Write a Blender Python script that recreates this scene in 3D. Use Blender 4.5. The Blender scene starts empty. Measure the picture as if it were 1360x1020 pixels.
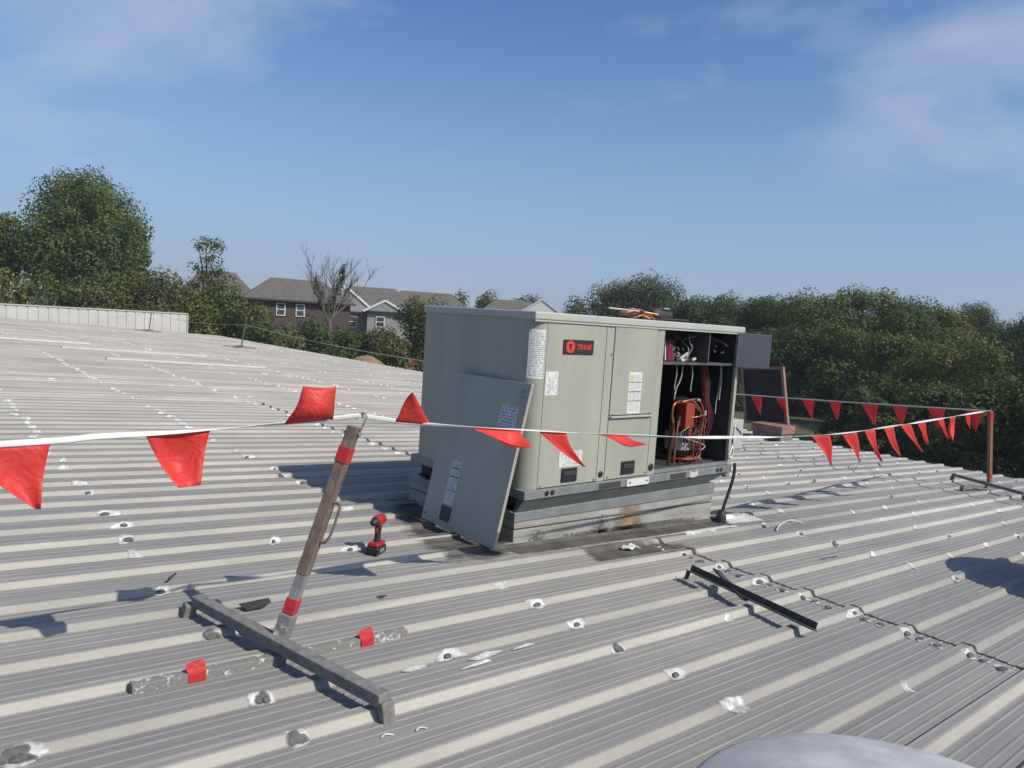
import bpy, bmesh, math, random
import numpy as np
from mathutils import Vector, Matrix

# ------------------------------------------------------------------ camera, sky, sun, exposure
scene = bpy.context.scene
col = scene.collection
PITCH, ROLL, YAW = 0.0878, 0.0656, 0.6967
fw = Vector((math.sin(YAW)*math.cos(PITCH), math.cos(YAW)*math.cos(PITCH), -math.sin(PITCH)))
r0 = Vector((math.cos(YAW), -math.sin(YAW), 0)); u0 = r0.cross(fw)
rr = r0*math.cos(ROLL) + u0*math.sin(ROLL); uu = rr.cross(fw)
cam_data = bpy.data.cameras.new('camera'); cam = bpy.data.objects.new('camera', cam_data); col.objects.link(cam)
cam.matrix_world = Matrix(((rr.x, uu.x, -fw.x, 0), (rr.y, uu.y, -fw.y, 0), (rr.z, uu.z, -fw.z, 0), (0, 0, 0, 1)))
cam_data.sensor_width = 36.0; cam_data.lens = 36.0*977.3/1360.0
cam_data.clip_start = 0.05; cam_data.clip_end = 6000
scene.camera = cam

SUN_DIR = Vector((0.37, -1.02, 1.01)).normalized()      # towards the sun
SUN_EL = math.asin(SUN_DIR.z)
world = bpy.data.worlds.new('World'); scene.world = world; world.use_nodes = True
wn, wl = world.node_tree.nodes, world.node_tree.links
wn.clear()
w_out = wn.new('ShaderNodeOutputWorld'); w_bg = wn.new('ShaderNodeBackground')
sky = wn.new('ShaderNodeTexSky'); sky.sky_type = 'NISHITA'; sky.sun_disc = False
sky.sun_elevation = SUN_EL; sky.sun_rotation = math.atan2(SUN_DIR.x, SUN_DIR.y)
sky.altitude = 0; sky.air_density = 1.0; sky.dust_density = 1.3; sky.ozone_density = 10.0
tc = wn.new('ShaderNodeTexCoord')
# thin high cloud spread over the whole sky
mp = wn.new('ShaderNodeMapping'); mp.inputs['Scale'].default_value = (1.0, 1.0, 2.6)
mp.inputs['Location'].default_value = (2.0978, 2.0778, 0.4376)
n1 = wn.new('ShaderNodeTexNoise'); n1.inputs['Scale'].default_value = 2.1; n1.inputs['Detail'].default_value = 7
n1.inputs['Roughness'].default_value = 0.52; n1.inputs['Distortion'].default_value = 0.35
cr = wn.new('ShaderNodeValToRGB'); cr.color_ramp.elements[0].position = 0.52; cr.color_ramp.elements[1].position = 0.80
cr.color_ramp.elements[0].color = (0, 0, 0, 1); cr.color_ramp.elements[1].color = (0.78, 0.78, 0.78, 1)
mx = wn.new('ShaderNodeMixRGB'); mx.inputs[2].default_value = (4.3, 4.6, 5.4, 1)
wl.new(tc.outputs['Generated'], mp.inputs['Vector']); wl.new(mp.outputs[0], n1.inputs['Vector'])
wl.new(n1.outputs['Fac'], cr.inputs[0]); wl.new(cr.outputs[0], mx.inputs[0]); wl.new(sky.outputs[0], mx.inputs[1])
hz = wn.new('ShaderNodeSeparateXYZ'); wl.new(tc.outputs['Generated'], hz.inputs[0])
hr = wn.new('ShaderNodeMapRange'); hr.inputs['From Min'].default_value = 0.0; hr.inputs['From Max'].default_value = 0.42; hr.inputs['To Min'].default_value = 0.75; hr.inputs['To Max'].default_value = 0.0
hr.interpolation_type = 'SMOOTHSTEP'; wl.new(hz.outputs['Z'], hr.inputs['Value'])
hm = wn.new('ShaderNodeMixRGB'); hm.inputs[2].default_value = (2.45, 3.10, 4.25, 1)
wl.new(hr.outputs[0], hm.inputs[0]); wl.new(mx.outputs[0], hm.inputs[1]); wl.new(hm.outputs[0], w_bg.inputs['Color']); w_bg.inputs['Strength'].default_value = 0.14
wl.new(w_bg.outputs[0], w_out.inputs['Surface'])

sd = bpy.data.lights.new('sun', 'SUN'); sd.energy = 4.8; sd.angle = math.radians(0.6); sd.color = (1.0, 0.93, 0.82)
sun = bpy.data.objects.new('sun', sd); col.objects.link(sun)
sun.rotation_euler = SUN_DIR.to_track_quat('Z', 'Y').to_euler()
vs = scene.view_settings
vs.view_transform = 'Standard'; vs.look = 'None'; vs.gamma = 1.0; vs.use_curve_mapping = False; vs.exposure = 0.0

# ------------------------------------------------------------------ helpers
PI = math.pi
SLOPE = 0.0485; ZR = -1.3354; TH = math.atan(SLOPE)
def rz(x): return ZR - SLOPE*x
def RP(x, y, h=0.0): return Vector((x, y, rz(x) + h))

def tag(o, label=None, cat=None, group=None, kind=None):
    if label: o['label'] = label
    if cat: o['category'] = cat
    if group: o['group'] = group
    if kind: o['kind'] = kind
    return o
def empty(name, loc=(0, 0, 0)):
    o = bpy.data.objects.new(name, None); o.empty_display_size = 0.1; o.location = loc; col.objects.link(o); return o
def thing(name, label, cat, loc=(0, 0, 0), group=None): return tag(empty(name, loc), label, cat, group)
def link(name, me, parent=None, mat=None):
    o = bpy.data.objects.new(name, me); col.objects.link(o)
    if parent is not None:
        o.parent = parent
        o.matrix_parent_inverse = Matrix.Translation(-world_loc(parent))
    if mat is not None and not me.materials: me.materials.append(mat)
    return o
def world_loc(o):
    # every parent here is only translated
    v = Vector(o.location)
    return v if (o.parent is None or o.type != 'EMPTY') else v + world_loc(o.parent)

class MB:
    """collects geometry in world coordinates, builds one mesh object"""
    def __init__(s): s.v = []; s.f = []; s.smooth = []
    def add(s, vs_, fs, smooth=False):
        b = len(s.v); s.v += [tuple(v) for v in vs_]; s.f += [tuple(i+b for i in f) for f in fs]; s.smooth += [smooth]*len(fs); return s
    def box(s, lo, hi, M=None):
        x0, y0, z0 = lo; x1, y1, z1 = hi
        vv = [Vector(c) for c in ((x0,y0,z0),(x1,y0,z0),(x1,y1,z0),(x0,y1,z0),(x0,y0,z1),(x1,y0,z1),(x1,y1,z1),(x0,y1,z1))]
        if M is not None: vv = [M @ v for v in vv]
        return s.add(vv, [(0,3,2,1),(4,5,6,7),(0,1,5,4),(1,2,6,5),(2,3,7,6),(3,0,4,7)])
    def bar(s, a, b, w, h, roll=0.0):
        a, b = Vector(a), Vector(b); d = (b-a); L = d.length; d.normalize()
        up = Vector((0,0,1)) if abs(d.z) < 0.95 else Vector((0,1,0))
        sx = d.cross(up).normalized(); up = sx.cross(d)
        c, q = math.cos(roll), math.sin(roll); sx, up = sx*c+up*q, up*c-sx*q
        M = Matrix(((d.x,sx.x,up.x,a.x),(d.y,sx.y,up.y,a.y),(d.z,sx.z,up.z,a.z),(0,0,0,1)))
        return s.box((0,-w/2,-h/2), (L,w/2,h/2), M)
    def tube(s, pts, r, seg=8, cap=True):
        pts = [Vector(p) for p in pts]; n = len(pts)
        rad = r if isinstance(r, (list, tuple)) else [r]*n
        rings = []; ref = None
        for i, p in enumerate(pts):
            d = (pts[min(i+1,n-1)] - pts[max(i-1,0)]).normalized()
            if ref is None:
                ref = Vector((0,0,1)) if abs(d.z) < 0.9 else Vector((1,0,0))
            ref = (ref - d*ref.dot(d)).normalized(); b = d.cross(ref)
            rings.append([p + (ref*math.cos(2*PI*k/seg) + b*math.sin(2*PI*k/seg))*rad[i] for k in range(seg)])
        vv = [v for R_ in rings for v in R_]
        fs = [(i*seg+k, i*seg+(k+1)%seg, (i+1)*seg+(k+1)%seg, (i+1)*seg+k) for i in range(n-1) for k in range(seg)]
        s.add(vv, fs, True)
        if cap:
            s.add(rings[0], [tuple(range(seg))[::-1]]); s.add(rings[-1], [tuple(range(seg))])
        return s
    def lathe(s, prof, c, seg=24, M=None, smooth=True):
        c = Vector(c); vv = []
        for (r, z) in prof:
            for k in range(seg):
                q = Vector((r*math.cos(2*PI*k/seg), r*math.sin(2*PI*k/seg), z))
                vv.append(c + (M @ q if M is not None else q))
        n = len(prof)
        fs = [(i*seg+k, i*seg+(k+1)%seg, (i+1)*seg+(k+1)%seg, (i+1)*seg+k) for i in range(n-1) for k in range(seg)]
        s.add(vv, fs, smooth)
        s.add(vv[:seg], [tuple(range(seg))[::-1]]); s.add(vv[-seg:], [tuple(range(seg))]); return s
    def prism(s, poly, a, b):
        """poly: list of 3-vectors (closed), extruded by vector b-a"""
        d = Vector(b)-Vector(a); n = len(poly)
        vv = [Vector(p) for p in poly] + [Vector(p)+d for p in poly]
        return s.add(vv, [tuple(range(n))[::-1], tuple(range(n, 2*n))] + [(i, (i+1)%n, n+(i+1)%n, n+i) for i in range(n)])
    def build(s, name, mat, parent=None, bevel=0, seg=2, solid=0):
        me = bpy.data.meshes.new(name); me.from_pydata(s.v, [], s.f); me.validate()
        for p, q in zip(me.polygons, s.smooth): p.use_smooth = q
        me.materials.append(mat)
        if bevel or solid: pass
        bm = bmesh.new(); bm.from_mesh(me); bmesh.ops.recalc_face_normals(bm, faces=bm.faces); bm.to_mesh(me); bm.free()
        o = link(name, me, parent)
        if solid:
            m = o.modifiers.new('solid', 'SOLIDIFY'); m.thickness = solid; m.offset = 0
        if bevel:
            m = o.modifiers.new('bevel', 'BEVEL'); m.width = bevel; m.segments = seg; m.limit_method = 'ANGLE'; m.angle_limit = math.radians(50)
        return o

def catenary(a, b, sag, n=24):
    a, b = Vector(a), Vector(b)
    return [a.lerp(b, i/n) - Vector((0,0,4*sag*(i/n)*(1-i/n))) for i in range(n+1)]
def smooth_path(pts, n=8):
    P = [Vector(p) for p in pts]; P = [2*P[0]-P[1]] + P + [2*P[-1]-P[-2]]; out = []
    for i in range(1, len(P)-2):
        for k in range(n):
            t = k/n; p0, p1, p2, p3 = P[i-1:i+3]
            out.append(0.5*((2*p1) + (p2-p0)*t + (2*p0-5*p1+4*p2-p3)*t*t + (3*p1-p0-3*p2+p3)*t*t*t))
    out.append(P[-2]); return out

# ------------------------------------------------------------------ materials
def mat(name, color, rough=0.6, metal=0.0, var=0.0, vscale=8.0, col2=None, stretch=(1,1,1), bump=0.0, bscale=60.0, spec=0.5, detail=5, ramp=(0.35, 0.65), coords='Position', trans=0.0, coat=0.0):
    m = bpy.data.materials.new(name); m.use_nodes = True
    nt = m.node_tree; N, L = nt.nodes, nt.links; b = N['Principled BSDF']
    b.inputs['Roughness'].default_value = rough; b.inputs['Metallic'].default_value = metal
    b.inputs['Specular IOR Level'].default_value = spec
    if coat: b.inputs['Coat Weight'].default_value = coat
    color = tuple(v*0.77 for v in color); col2 = tuple(v*0.77 for v in col2) if col2 else None
    c = (*color, 1)
    b.inputs['Base Color'].default_value = c
    need = var > 0 or col2 or bump > 0
    if need:
        if coords == 'Position':
            g = N.new('ShaderNodeNewGeometry'); src = g.outputs['Position']
        else:
            g = N.new('ShaderNodeTexCoord'); src = g.outputs[coords]
        mpn = N.new('ShaderNodeMapping'); mpn.inputs['Scale'].default_value = stretch; L.new(src, mpn.inputs['Vector'])
    if var > 0 or col2:
        nz = N.new('ShaderNodeTexNoise'); nz.inputs['Scale'].default_value = vscale; nz.inputs['Detail'].default_value = detail; nz.inputs['Roughness'].default_value = 0.6
        L.new(mpn.outputs[0], nz.inputs['Vector'])
        rp = N.new('ShaderNodeValToRGB'); rp.color_ramp.elements[0].position = ramp[0]; rp.color_ramp.elements[1].position = ramp[1]
        c2 = (*col2, 1) if col2 else tuple(min(1, v*(1+var)) for v in color) + (1,)
        c1 = c if col2 else tuple(v*(1-var) for v in color) + (1,)
        rp.color_ramp.elements[0].color = c1; rp.color_ramp.elements[1].color = c2
        L.new(nz.outputs['Fac'], rp.inputs[0]); L.new(rp.outputs[0], b.inputs['Base Color'])
    if bump > 0:
        nb = N.new('ShaderNodeTexNoise'); nb.inputs['Scale'].default_value = bscale; nb.inputs['Detail'].default_value = 4
        L.new(mpn.outputs[0], nb.inputs['Vector'])
        bp = N.new('ShaderNodeBump'); bp.inputs['Strength'].default_value = bump; bp.inputs['Distance'].default_value = 0.01
        L.new(nb.outputs['Fac'], bp.inputs['Height']); L.new(bp.outputs[0], b.inputs['Normal'])
    return m

RIB = 0.2915; RIB0 = 3.0
def roof_material():
    m = bpy.data.materials.new('aged_galvanised_sheet'); m.use_nodes = True
    N, L = m.node_tree.nodes, m.node_tree.links; b = N['Principled BSDF']
    g = N.new('ShaderNodeNewGeometry')
    sep = N.new('ShaderNodeSeparateXYZ'); L.new(g.outputs['Position'], sep.inputs[0])
    def math_(op, a, bb=None, clamp=False):
        n = N.new('ShaderNodeMath'); n.operation = op; n.use_clamp = clamp
        for i, v in enumerate((a, bb)):
            if v is None: continue
            if isinstance(v, (int, float)): n.inputs[i].default_value = v
            else: L.new(v, n.inputs[i])
        return n.outputs[0]
    # distance from the rib centre line, in metres -> pan grime, its colour darkened to make the webs look more sunlit
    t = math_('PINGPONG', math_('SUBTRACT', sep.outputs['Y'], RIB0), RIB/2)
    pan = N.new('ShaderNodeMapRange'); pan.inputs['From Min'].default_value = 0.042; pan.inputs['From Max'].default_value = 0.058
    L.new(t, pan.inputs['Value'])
    crown = N.new('ShaderNodeMapRange'); crown.inputs['From Min'].default_value = 0.0105; crown.inputs['From Max'].default_value = 0.0125; crown.inputs['To Min'].default_value = 0.8; crown.inputs['To Max'].default_value = 0.0  # dark rib-top core; the pale edges beside it paint in an edge highlight
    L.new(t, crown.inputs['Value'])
    def noise(scale, stretch, detail=5, rough=0.6):
        mpn = N.new('ShaderNodeMapping'); mpn.inputs['Scale'].default_value = stretch; L.new(g.outputs['Position'], mpn.inputs['Vector'])
        n = N.new('ShaderNodeTexNoise'); n.inputs['Scale'].default_value = scale; n.inputs['Detail'].default_value = detail; n.inputs['Roughness'].default_value = rough
        L.new(mpn.outputs[0], n.inputs['Vector']); return n.outputs['Fac']
    def ramp(fac, p0, p1, c0, c1):
        r = N.new('ShaderNodeValToRGB'); e = r.color_ramp.elements; e[0].position = p0; e[1].position = p1; e[0].color = (*c0, 1); e[1].color = (*c1, 1)
        L.new(fac, r.inputs[0]); return r.outputs[0]
    def mix(fac, a, bb, mode='MIX'):
        n = N.new('ShaderNodeMixRGB'); n.blend_type = mode
        for i, v in enumerate((fac, a, bb)):
            if isinstance(v, (int, float)): n.inputs[i].default_value = v
            elif isinstance(v, tuple): n.inputs[i].default_value = (*v, 1)
            else: L.new(v, n.inputs[i])
        return n.outputs[0]
    base = ramp(noise(3.0, (0.35, 2.0, 1.0)), 0.3, 0.7, (0.275, 0.265, 0.24), (0.355, 0.34, 0.305))
    base = mix(1.0, base, ramp(noise(1.0, (0.05, 3.43, 0.3), 2), 0.35, 0.65, (0.84, 0.84, 0.85), (1.14, 1.13, 1.10)), 'MULTIPLY')
    dirt_shade = ramp(noise(9.0, (0.10, 8.0, 1.0), 8, 0.7), 0.32, 0.70, (0.182, 0.180, 0.171), (0.262, 0.257, 0.241))
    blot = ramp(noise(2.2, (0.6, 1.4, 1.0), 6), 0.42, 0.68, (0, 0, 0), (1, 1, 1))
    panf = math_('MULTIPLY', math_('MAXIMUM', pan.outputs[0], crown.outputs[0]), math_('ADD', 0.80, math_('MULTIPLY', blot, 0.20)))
    c = mix(panf, base, dirt_shade)
    fine = ramp(noise(90.0, (1.0, 1.0, 1.0), 3), 0.30, 0.75, (0.93, 0.93, 0.93), (1.05, 1.05, 1.05))
    c = mix(1.0, c, fine, 'MULTIPLY')
    # brown-grey specks and stains
    runs = ramp(noise(5.0, (0.10, 3.0, 1.0), 5, 0.65), 0.60, 0.74, (0, 0, 0), (0.35, 0.35, 0.35))
    c = mix(runs, c, (0.115, 0.105, 0.09))
    wear = ramp(noise(0.9, (0.7, 1.0, 1.0), 5, 0.6), 0.34, 0.66, (0.88, 0.885, 0.89), (1.10, 1.095, 1.08))
    c = mix(1.0, c, wear, 'MULTIPLY')
    spots = ramp(noise(26.0, (0.5, 1.0, 1.0), 4, 0.7), 0.66, 0.78, (0, 0, 0), (0.45, 0.45, 0.45))
    c = mix(spots, c, (0.25, 0.22, 0.18))
    oi = N.new('ShaderNodeObjectInfo')
    c = mix(1.0, c, ramp(oi.outputs['Random'], 0.0, 1.0, (0.93, 0.93, 0.935), (1.06, 1.055, 1.045)), 'MULTIPLY')
    L.new(c, b.inputs['Base Color'])
    b.inputs['Metallic'].default_value = 0.04; b.inputs['Roughness'].default_value = 0.62; b.inputs['Specular IOR Level'].default_value = 0.3
    bp = N.new('ShaderNodeBump'); bp.inputs['Strength'].default_value = 0.5; bp.inputs['Distance'].default_value = 0.012
    L.new(noise(4.5, (0.5, 1.5, 1.0), 4), bp.inputs['Height']); L.new(bp.outputs[0], b.inputs['Normal'])
    return m

def print_material(name, paper=(0.60, 0.60, 0.585), ink=(0.19, 0.19, 0.20), rows=16, words=9, density=0.47, seed=0.0, header=None):
    """printed sticker: unreadable rows of small print on white stock, in the sticker's own coordinates"""
    m = bpy.data.materials.new(name); m.use_nodes = True
    N, L = m.node_tree.nodes, m.node_tree.links; b = N['Principled BSDF']; b.inputs['Roughness'].default_value = 0.45
    t = N.new('ShaderNodeTexCoord'); s = N.new('ShaderNodeSeparateXYZ'); L.new(t.outputs['UV'], s.inputs[0])
    def M_(op, a, bb=None):
        n = N.new('ShaderNodeMath'); n.operation = op
        for i, v in enumerate((a, bb)):
            if v is None: continue
            if isinstance(v, (int, float)): n.inputs[i].default_value = v
            else: L.new(v, n.inputs[i])
        return n.outputs[0]
    row = M_('FLOOR', M_('MULTIPLY', s.outputs['Y'], rows)); fr = M_('FRACT', M_('MULTIPLY', s.outputs['Y'], rows))
    line = M_('MULTIPLY', M_('GREATER_THAN', fr, 0.30), M_('LESS_THAN', fr, 0.75))
    cmb = N.new('ShaderNodeCombineXYZ'); L.new(M_('MULTIPLY', s.outputs['X'], words), cmb.inputs[0]); L.new(M_('MULTIPLY', row, 3.7), cmb.inputs[1]); cmb.inputs[2].default_value = seed
    n = N.new('ShaderNodeTexNoise'); n.inputs['Scale'].default_value = 1.0; n.inputs['Detail'].default_value = 3; L.new(cmb.outputs[0], n.inputs['Vector'])
    txt = M_('MULTIPLY', M_('GREATER_THAN', n.outputs['Fac'], density), line)
    mar = M_('MULTIPLY', M_('MULTIPLY', M_('GREATER_THAN', s.outputs['X'], 0.08), M_('LESS_THAN', s.outputs['X'], 0.92)), M_('MULTIPLY', M_('GREATER_THAN', s.outputs['Y'], 0.05), M_('LESS_THAN', s.outputs['Y'], 0.95)))
    f = M_('MULTIPLY', txt, mar)
    mixn = N.new('ShaderNodeMixRGB'); L.new(f, mixn.inputs[0]); mixn.inputs[1].default_value = (*paper, 1); mixn.inputs[2].default_value = (*ink, 1)
    L.new(mixn.outputs[0], b.inputs['Base Color']); return m

def leaf_material(name, c1, c2, trans=0.25):
    m = bpy.data.materials.new(name); m.use_nodes = True
    N, L = m.node_tree.nodes, m.node_tree.links; b = N['Principled BSDF']; out = N['Material Output']
    g = N.new('ShaderNodeNewGeometry')
    r = N.new('ShaderNodeValToRGB'); r.color_ramp.elements[0].color = (*c1, 1); r.color_ramp.elements[1].color = (*c2, 1)
    n = N.new('ShaderNodeTexNoise'); n.inputs['Scale'].default_value = 0.55; n.inputs['Detail'].default_value = 3; L.new(g.outputs['Position'], n.inputs['Vector'])
    a = N.new('ShaderNodeMath'); a.operation = 'MULTIPLY_ADD'; L.new(g.outputs['Random Per Island'], a.inputs[0]); a.inputs[1].default_value = 0.55
    s = N.new('ShaderNodeMath'); s.operation = 'MULTIPLY_ADD'; L.new(n.outputs['Fac'], s.inputs[0]); s.inputs[1].default_value = 1.6; s.inputs[2].default_value = -0.58
    L.new(s.outputs[0], a.inputs[2]); L.new(a.outputs[0], r.inputs[0])
    L.new(r.outputs[0], b.inputs['Base Color']); b.inputs['Roughness'].default_value = 0.6; b.inputs['Specular IOR Level'].default_value = 0.12
    tr = N.new('ShaderNodeBsdfTranslucent'); L.new(r.outputs[0], tr.inputs['Color'])
    ms = N.new('ShaderNodeMixShader'); ms.inputs[0].default_value = trans
    L.new(b.outputs[0], ms.inputs[1]); L.new(tr.outputs[0], ms.inputs[2]); L.new(ms.outputs[0], out.inputs['Surface']); return m

def film_material(name, color):
    m = bpy.data.materials.new(name); m.use_nodes = True
    N, L = m.node_tree.nodes, m.node_tree.links; b = N['Principled BSDF']; out = N['Material Output']
    b.inputs['Base Color'].default_value = (*color, 1); b.inputs['Roughness'].default_value = 0.48; b.inputs['Specular IOR Level'].default_value = 0.4
    g = N.new('ShaderNodeNewGeometry'); n = N.new('ShaderNodeTexNoise'); n.inputs['Scale'].default_value = 16; n.inputs['Detail'].default_value = 3; n.inputs['Distortion'].default_value = 1.2
    L.new(g.outputs['Position'], n.inputs['Vector']); bp = N.new('ShaderNodeBump'); bp.inputs['Strength'].default_value = 0.3; bp.inputs['Distance'].default_value = 0.03
    L.new(n.outputs['Fac'], bp.inputs['Height']); L.new(bp.outputs[0], b.inputs['Normal'])
    tr = N.new('ShaderNodeBsdfTranslucent'); tr.inputs['Color'].default_value = (*color, 1)
    ms = N.new('ShaderNodeMixShader'); ms.inputs[0].default_value = 0.45
    L.new(b.outputs[0], ms.inputs[1]); L.new(tr.outputs[0], ms.inputs[2]); L.new(ms.outputs[0], out.inputs['Surface']); return m

def ragged_material(name, c1, c2, rough=0.6, scale=30.0, keep=0.55, soft=0.08, opacity=1.0):
    """a smear that thins out raggedly towards its edge ('fade' runs from 1 inside to 0 at the rim)"""
    m = mat(name, c1, rough, col2=c2, vscale=scale*0.6, bump=0.4, bscale=scale*1.5)
    N, L = m.node_tree.nodes, m.node_tree.links; b = N['Principled BSDF']; out = N['Material Output']
    at = N.new('ShaderNodeAttribute'); at.attribute_name = 'fade'; g = N.new('ShaderNodeNewGeometry')
    n = N.new('ShaderNodeTexNoise'); n.inputs['Scale'].default_value = scale; n.inputs['Detail'].default_value = 6; n.inputs['Roughness'].default_value = 0.65; L.new(g.outputs['Position'], n.inputs['Vector'])
    a = N.new('ShaderNodeMath'); a.operation = 'ADD'; L.new(n.outputs['Fac'], a.inputs[0]); L.new(at.outputs['Fac'], a.inputs[1])
    r = N.new('ShaderNodeMapRange'); r.inputs['From Min'].default_value = keep; r.inputs['From Max'].default_value = keep+soft; r.inputs['To Max'].default_value = opacity; L.new(a.outputs[0], r.inputs['Value'])
    t = N.new('ShaderNodeBsdfTransparent'); ms = N.new('ShaderNodeMixShader'); L.new(r.outputs[0], ms.inputs[0]); L.new(t.outputs[0], ms.inputs[1]); L.new(b.outputs[0], ms.inputs[2]); L.new(ms.outputs[0], out.inputs['Surface']); return m
def set_fade(me, vals):
    at = me.attributes.new('fade', 'FLOAT', 'POINT'); at.data.foreach_set('value', vals)

M = {}
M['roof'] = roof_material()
M['seal_shade'] = mat('dark_lap_seal_shade', (0.06, 0.058, 0.055), 0.8, var=0.4, vscale=30)
M['deck'] = mat('roof_underside', (0.05, 0.05, 0.05), 0.9)
M['dab'] = mat('white_sealant', (0.78, 0.77, 0.74), 0.55, var=0.10, vscale=40, bump=0.5, bscale=70)
M['cap'] = mat('grimy_screw_cap', (0.11, 0.108, 0.10), 0.7, var=0.35, vscale=60, bump=0.4)
M['tar'] = ragged_material('dark_grime', (0.065, 0.06, 0.052), (0.14, 0.13, 0.115), 0.75, 9.0, 0.72, 0.45, 0.9)
M['skin'] = ragged_material('flaking_white_sealant', (0.60, 0.58, 0.50), (0.80, 0.79, 0.74), 0.6, 20.0, 0.87, 0.35)
M['smear'] = ragged_material('white_sealant_smear', (0.36, 0.355, 0.335), (0.80, 0.79, 0.76), 0.55, 32.0, 0.74, 0.28)
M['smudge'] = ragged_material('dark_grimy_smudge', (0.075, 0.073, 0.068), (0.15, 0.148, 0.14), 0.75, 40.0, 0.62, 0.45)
M['ruststain'] = ragged_material('rust_run', (0.24, 0.13, 0.05), (0.40, 0.30, 0.19), 0.85, 9.0, 0.62, 0.5, 0.9)
M['paint'] = mat('beige_grey_cabinet_paint', (0.41, 0.415, 0.34), 0.45, var=0.085, vscale=3.2, stretch=(1, 1, 0.3), bump=0.12, bscale=4, detail=7)
M['paint_lid'] = mat('lid_paint', (0.48, 0.50, 0.44), 0.45, var=0.06, vscale=3)
M['gasket'] = mat('dark_seam', (0.05, 0.05, 0.045), 0.8)
M['rail'] = mat('galvanised_rail', (0.27, 0.29, 0.285), 0.45, 0.25, var=0.14, vscale=7, bump=0.06, bscale=20)
M['curb'] = mat('galvanised_curb', (0.46, 0.45, 0.405), 0.6, 0.05, col2=(0.31, 0.30, 0.265), vscale=4.5, stretch=(0.6, 1, 2.2), bump=0.15, bscale=16)
M['rust'] = mat('rust_stain', (0.30, 0.16, 0.06), 0.85, col2=(0.42, 0.36, 0.27), vscale=9, stretch=(2.5, 1, 0.5))
M['black'] = mat('black_plastic', (0.018, 0.018, 0.02), 0.5)
M['inner'] = mat('dark_insulation', (0.032, 0.036, 0.035), 0.8, var=0.35, vscale=9)
M['inner_metal'] = mat('inner_galvanised', (0.12, 0.125, 0.12), 0.5, 0.3, var=0.2, vscale=8)
M['copper'] = mat('copper_tube', (0.40, 0.17, 0.10), 0.40, 0.7, var=0.25, vscale=25)
M['comp'] = mat('compressor_black', (0.02, 0.02, 0.022), 0.4)
M['orange'] = mat('orange_red_cover', (0.34, 0.05, 0.02), 0.5, var=0.15, vscale=12)
M['redpaint'] = mat('red_feet', (0.42, 0.05, 0.025), 0.55, var=0.3, vscale=20)
M['wire_w'] = mat('white_wire', (0.55, 0.55, 0.53), 0.5)
M['wire_p'] = mat('purple_black_wire', (0.06, 0.03, 0.05), 0.5)
M['wire_r'] = mat('red_wire', (0.30, 0.03, 0.03), 0.5)
M['silver'] = mat('bright_zinc', (0.60, 0.60, 0.60), 0.3, 0.6, var=0.2, vscale=30)
M['grey_door'] = mat('dark_grey_door', (0.105, 0.115, 0.125), 0.5, var=0.06, vscale=5)
M['badge'] = mat('badge_black', (0.03, 0.026, 0.026), 0.4)
M['badge_red'] = mat('badge_red', (0.70, 0.06, 0.035), 0.4)
M['paper'] = mat('plain_sticker', (0.75, 0.75, 0.73), 0.5)
M['yellow'] = mat('warning_yellow', (0.72, 0.55, 0.08), 0.5)
M['pink'] = mat('red_sticker', (0.62, 0.06, 0.12), 0.5)
M['conduit'] = mat('black_conduit', (0.03, 0.03, 0.032), 0.45)
M['switch'] = mat('pale_grey_box', (0.50, 0.51, 0.50), 0.45, var=0.06, vscale=10)
M['ribbon'] = mat('white_cord', (0.80, 0.79, 0.76), 0.5, var=0.06, vscale=50)
M['cord_far'] = mat('aged_white_cord', (0.55, 0.53, 0.48), 0.6, var=0.1, vscale=4)
M['film'] = film_material('red_pennant_film', (0.78, 0.082, 0.068))
M['tape'] = mat('red_tape', (0.55, 0.035, 0.03), 0.45, bump=0.3, bscale=60)
M['rustpole'] = mat('rusty_brown_tube', (0.155, 0.10, 0.07), 0.75, col2=(0.27, 0.205, 0.16), vscale=22, stretch=(1, 1, 0.5), bump=0.3, bscale=80)
M['galvpole'] = mat('galvanised_tube', (0.34, 0.34, 0.33), 0.5, 0.3, var=0.18, vscale=22, bump=0.15)
M['orangepole'] = mat('orange_rust_tube', (0.36, 0.16, 0.07), 0.75, col2=(0.26, 0.12, 0.07), vscale=20, bump=0.2)
M['greybar'] = mat('weathered_grey_bar', (0.17, 0.165, 0.15), 0.7, col2=(0.27, 0.262, 0.24), vscale=24, bump=0.35, bscale=90)
M['peelbar'] = mat('peeling_painted_bar', (0.24, 0.235, 0.215), 0.8, col2=(0.62, 0.61, 0.57), vscale=26, detail=6, ramp=(0.60, 0.625), bump=0.5, bscale=70)
M['darkbar'] = mat('dark_iron_strip', (0.062, 0.060, 0.056), 0.55, 0.3, var=0.4, vscale=30)
M['vent'] = mat('pale_vent_cap', (0.56, 0.56, 0.55), 0.55, 0.05, var=0.16, vscale=7, bump=0.10, bscale=9, detail=8)
M['tool_red'] = mat('tool_red', (0.42, 0.025, 0.03), 0.4)
M['tool_black'] = mat('tool_black', (0.022, 0.022, 0.023), 0.55)
M['white_panel'] = mat('pale_corrugated_wall', (0.62, 0.605, 0.545), 0.55, var=0.07, vscale=1.2)
M['white_flash'] = mat('white_flashing', (0.56, 0.545, 0.50), 0.5, var=0.08, vscale=5)
M['hatch_red'] = mat('primer_red_frame', (0.34, 0.175, 0.135), 0.7, var=0.2, vscale=9)
M['hatch_dark'] = mat('dark_hatch_lid', (0.025, 0.018, 0.018), 0.7, var=0.3, vscale=4)
M['brick'] = mat('dark_brown_brick', (0.080, 0.058, 0.050), 0.85, var=0.35, vscale=4, stretch=(1, 1, 2.5))
M['shingle'] = mat('grey_brown_shingle', (0.135, 0.122, 0.108), 0.9, var=0.28, vscale=2.6, stretch=(1, 1, 5), detail=7)
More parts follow.
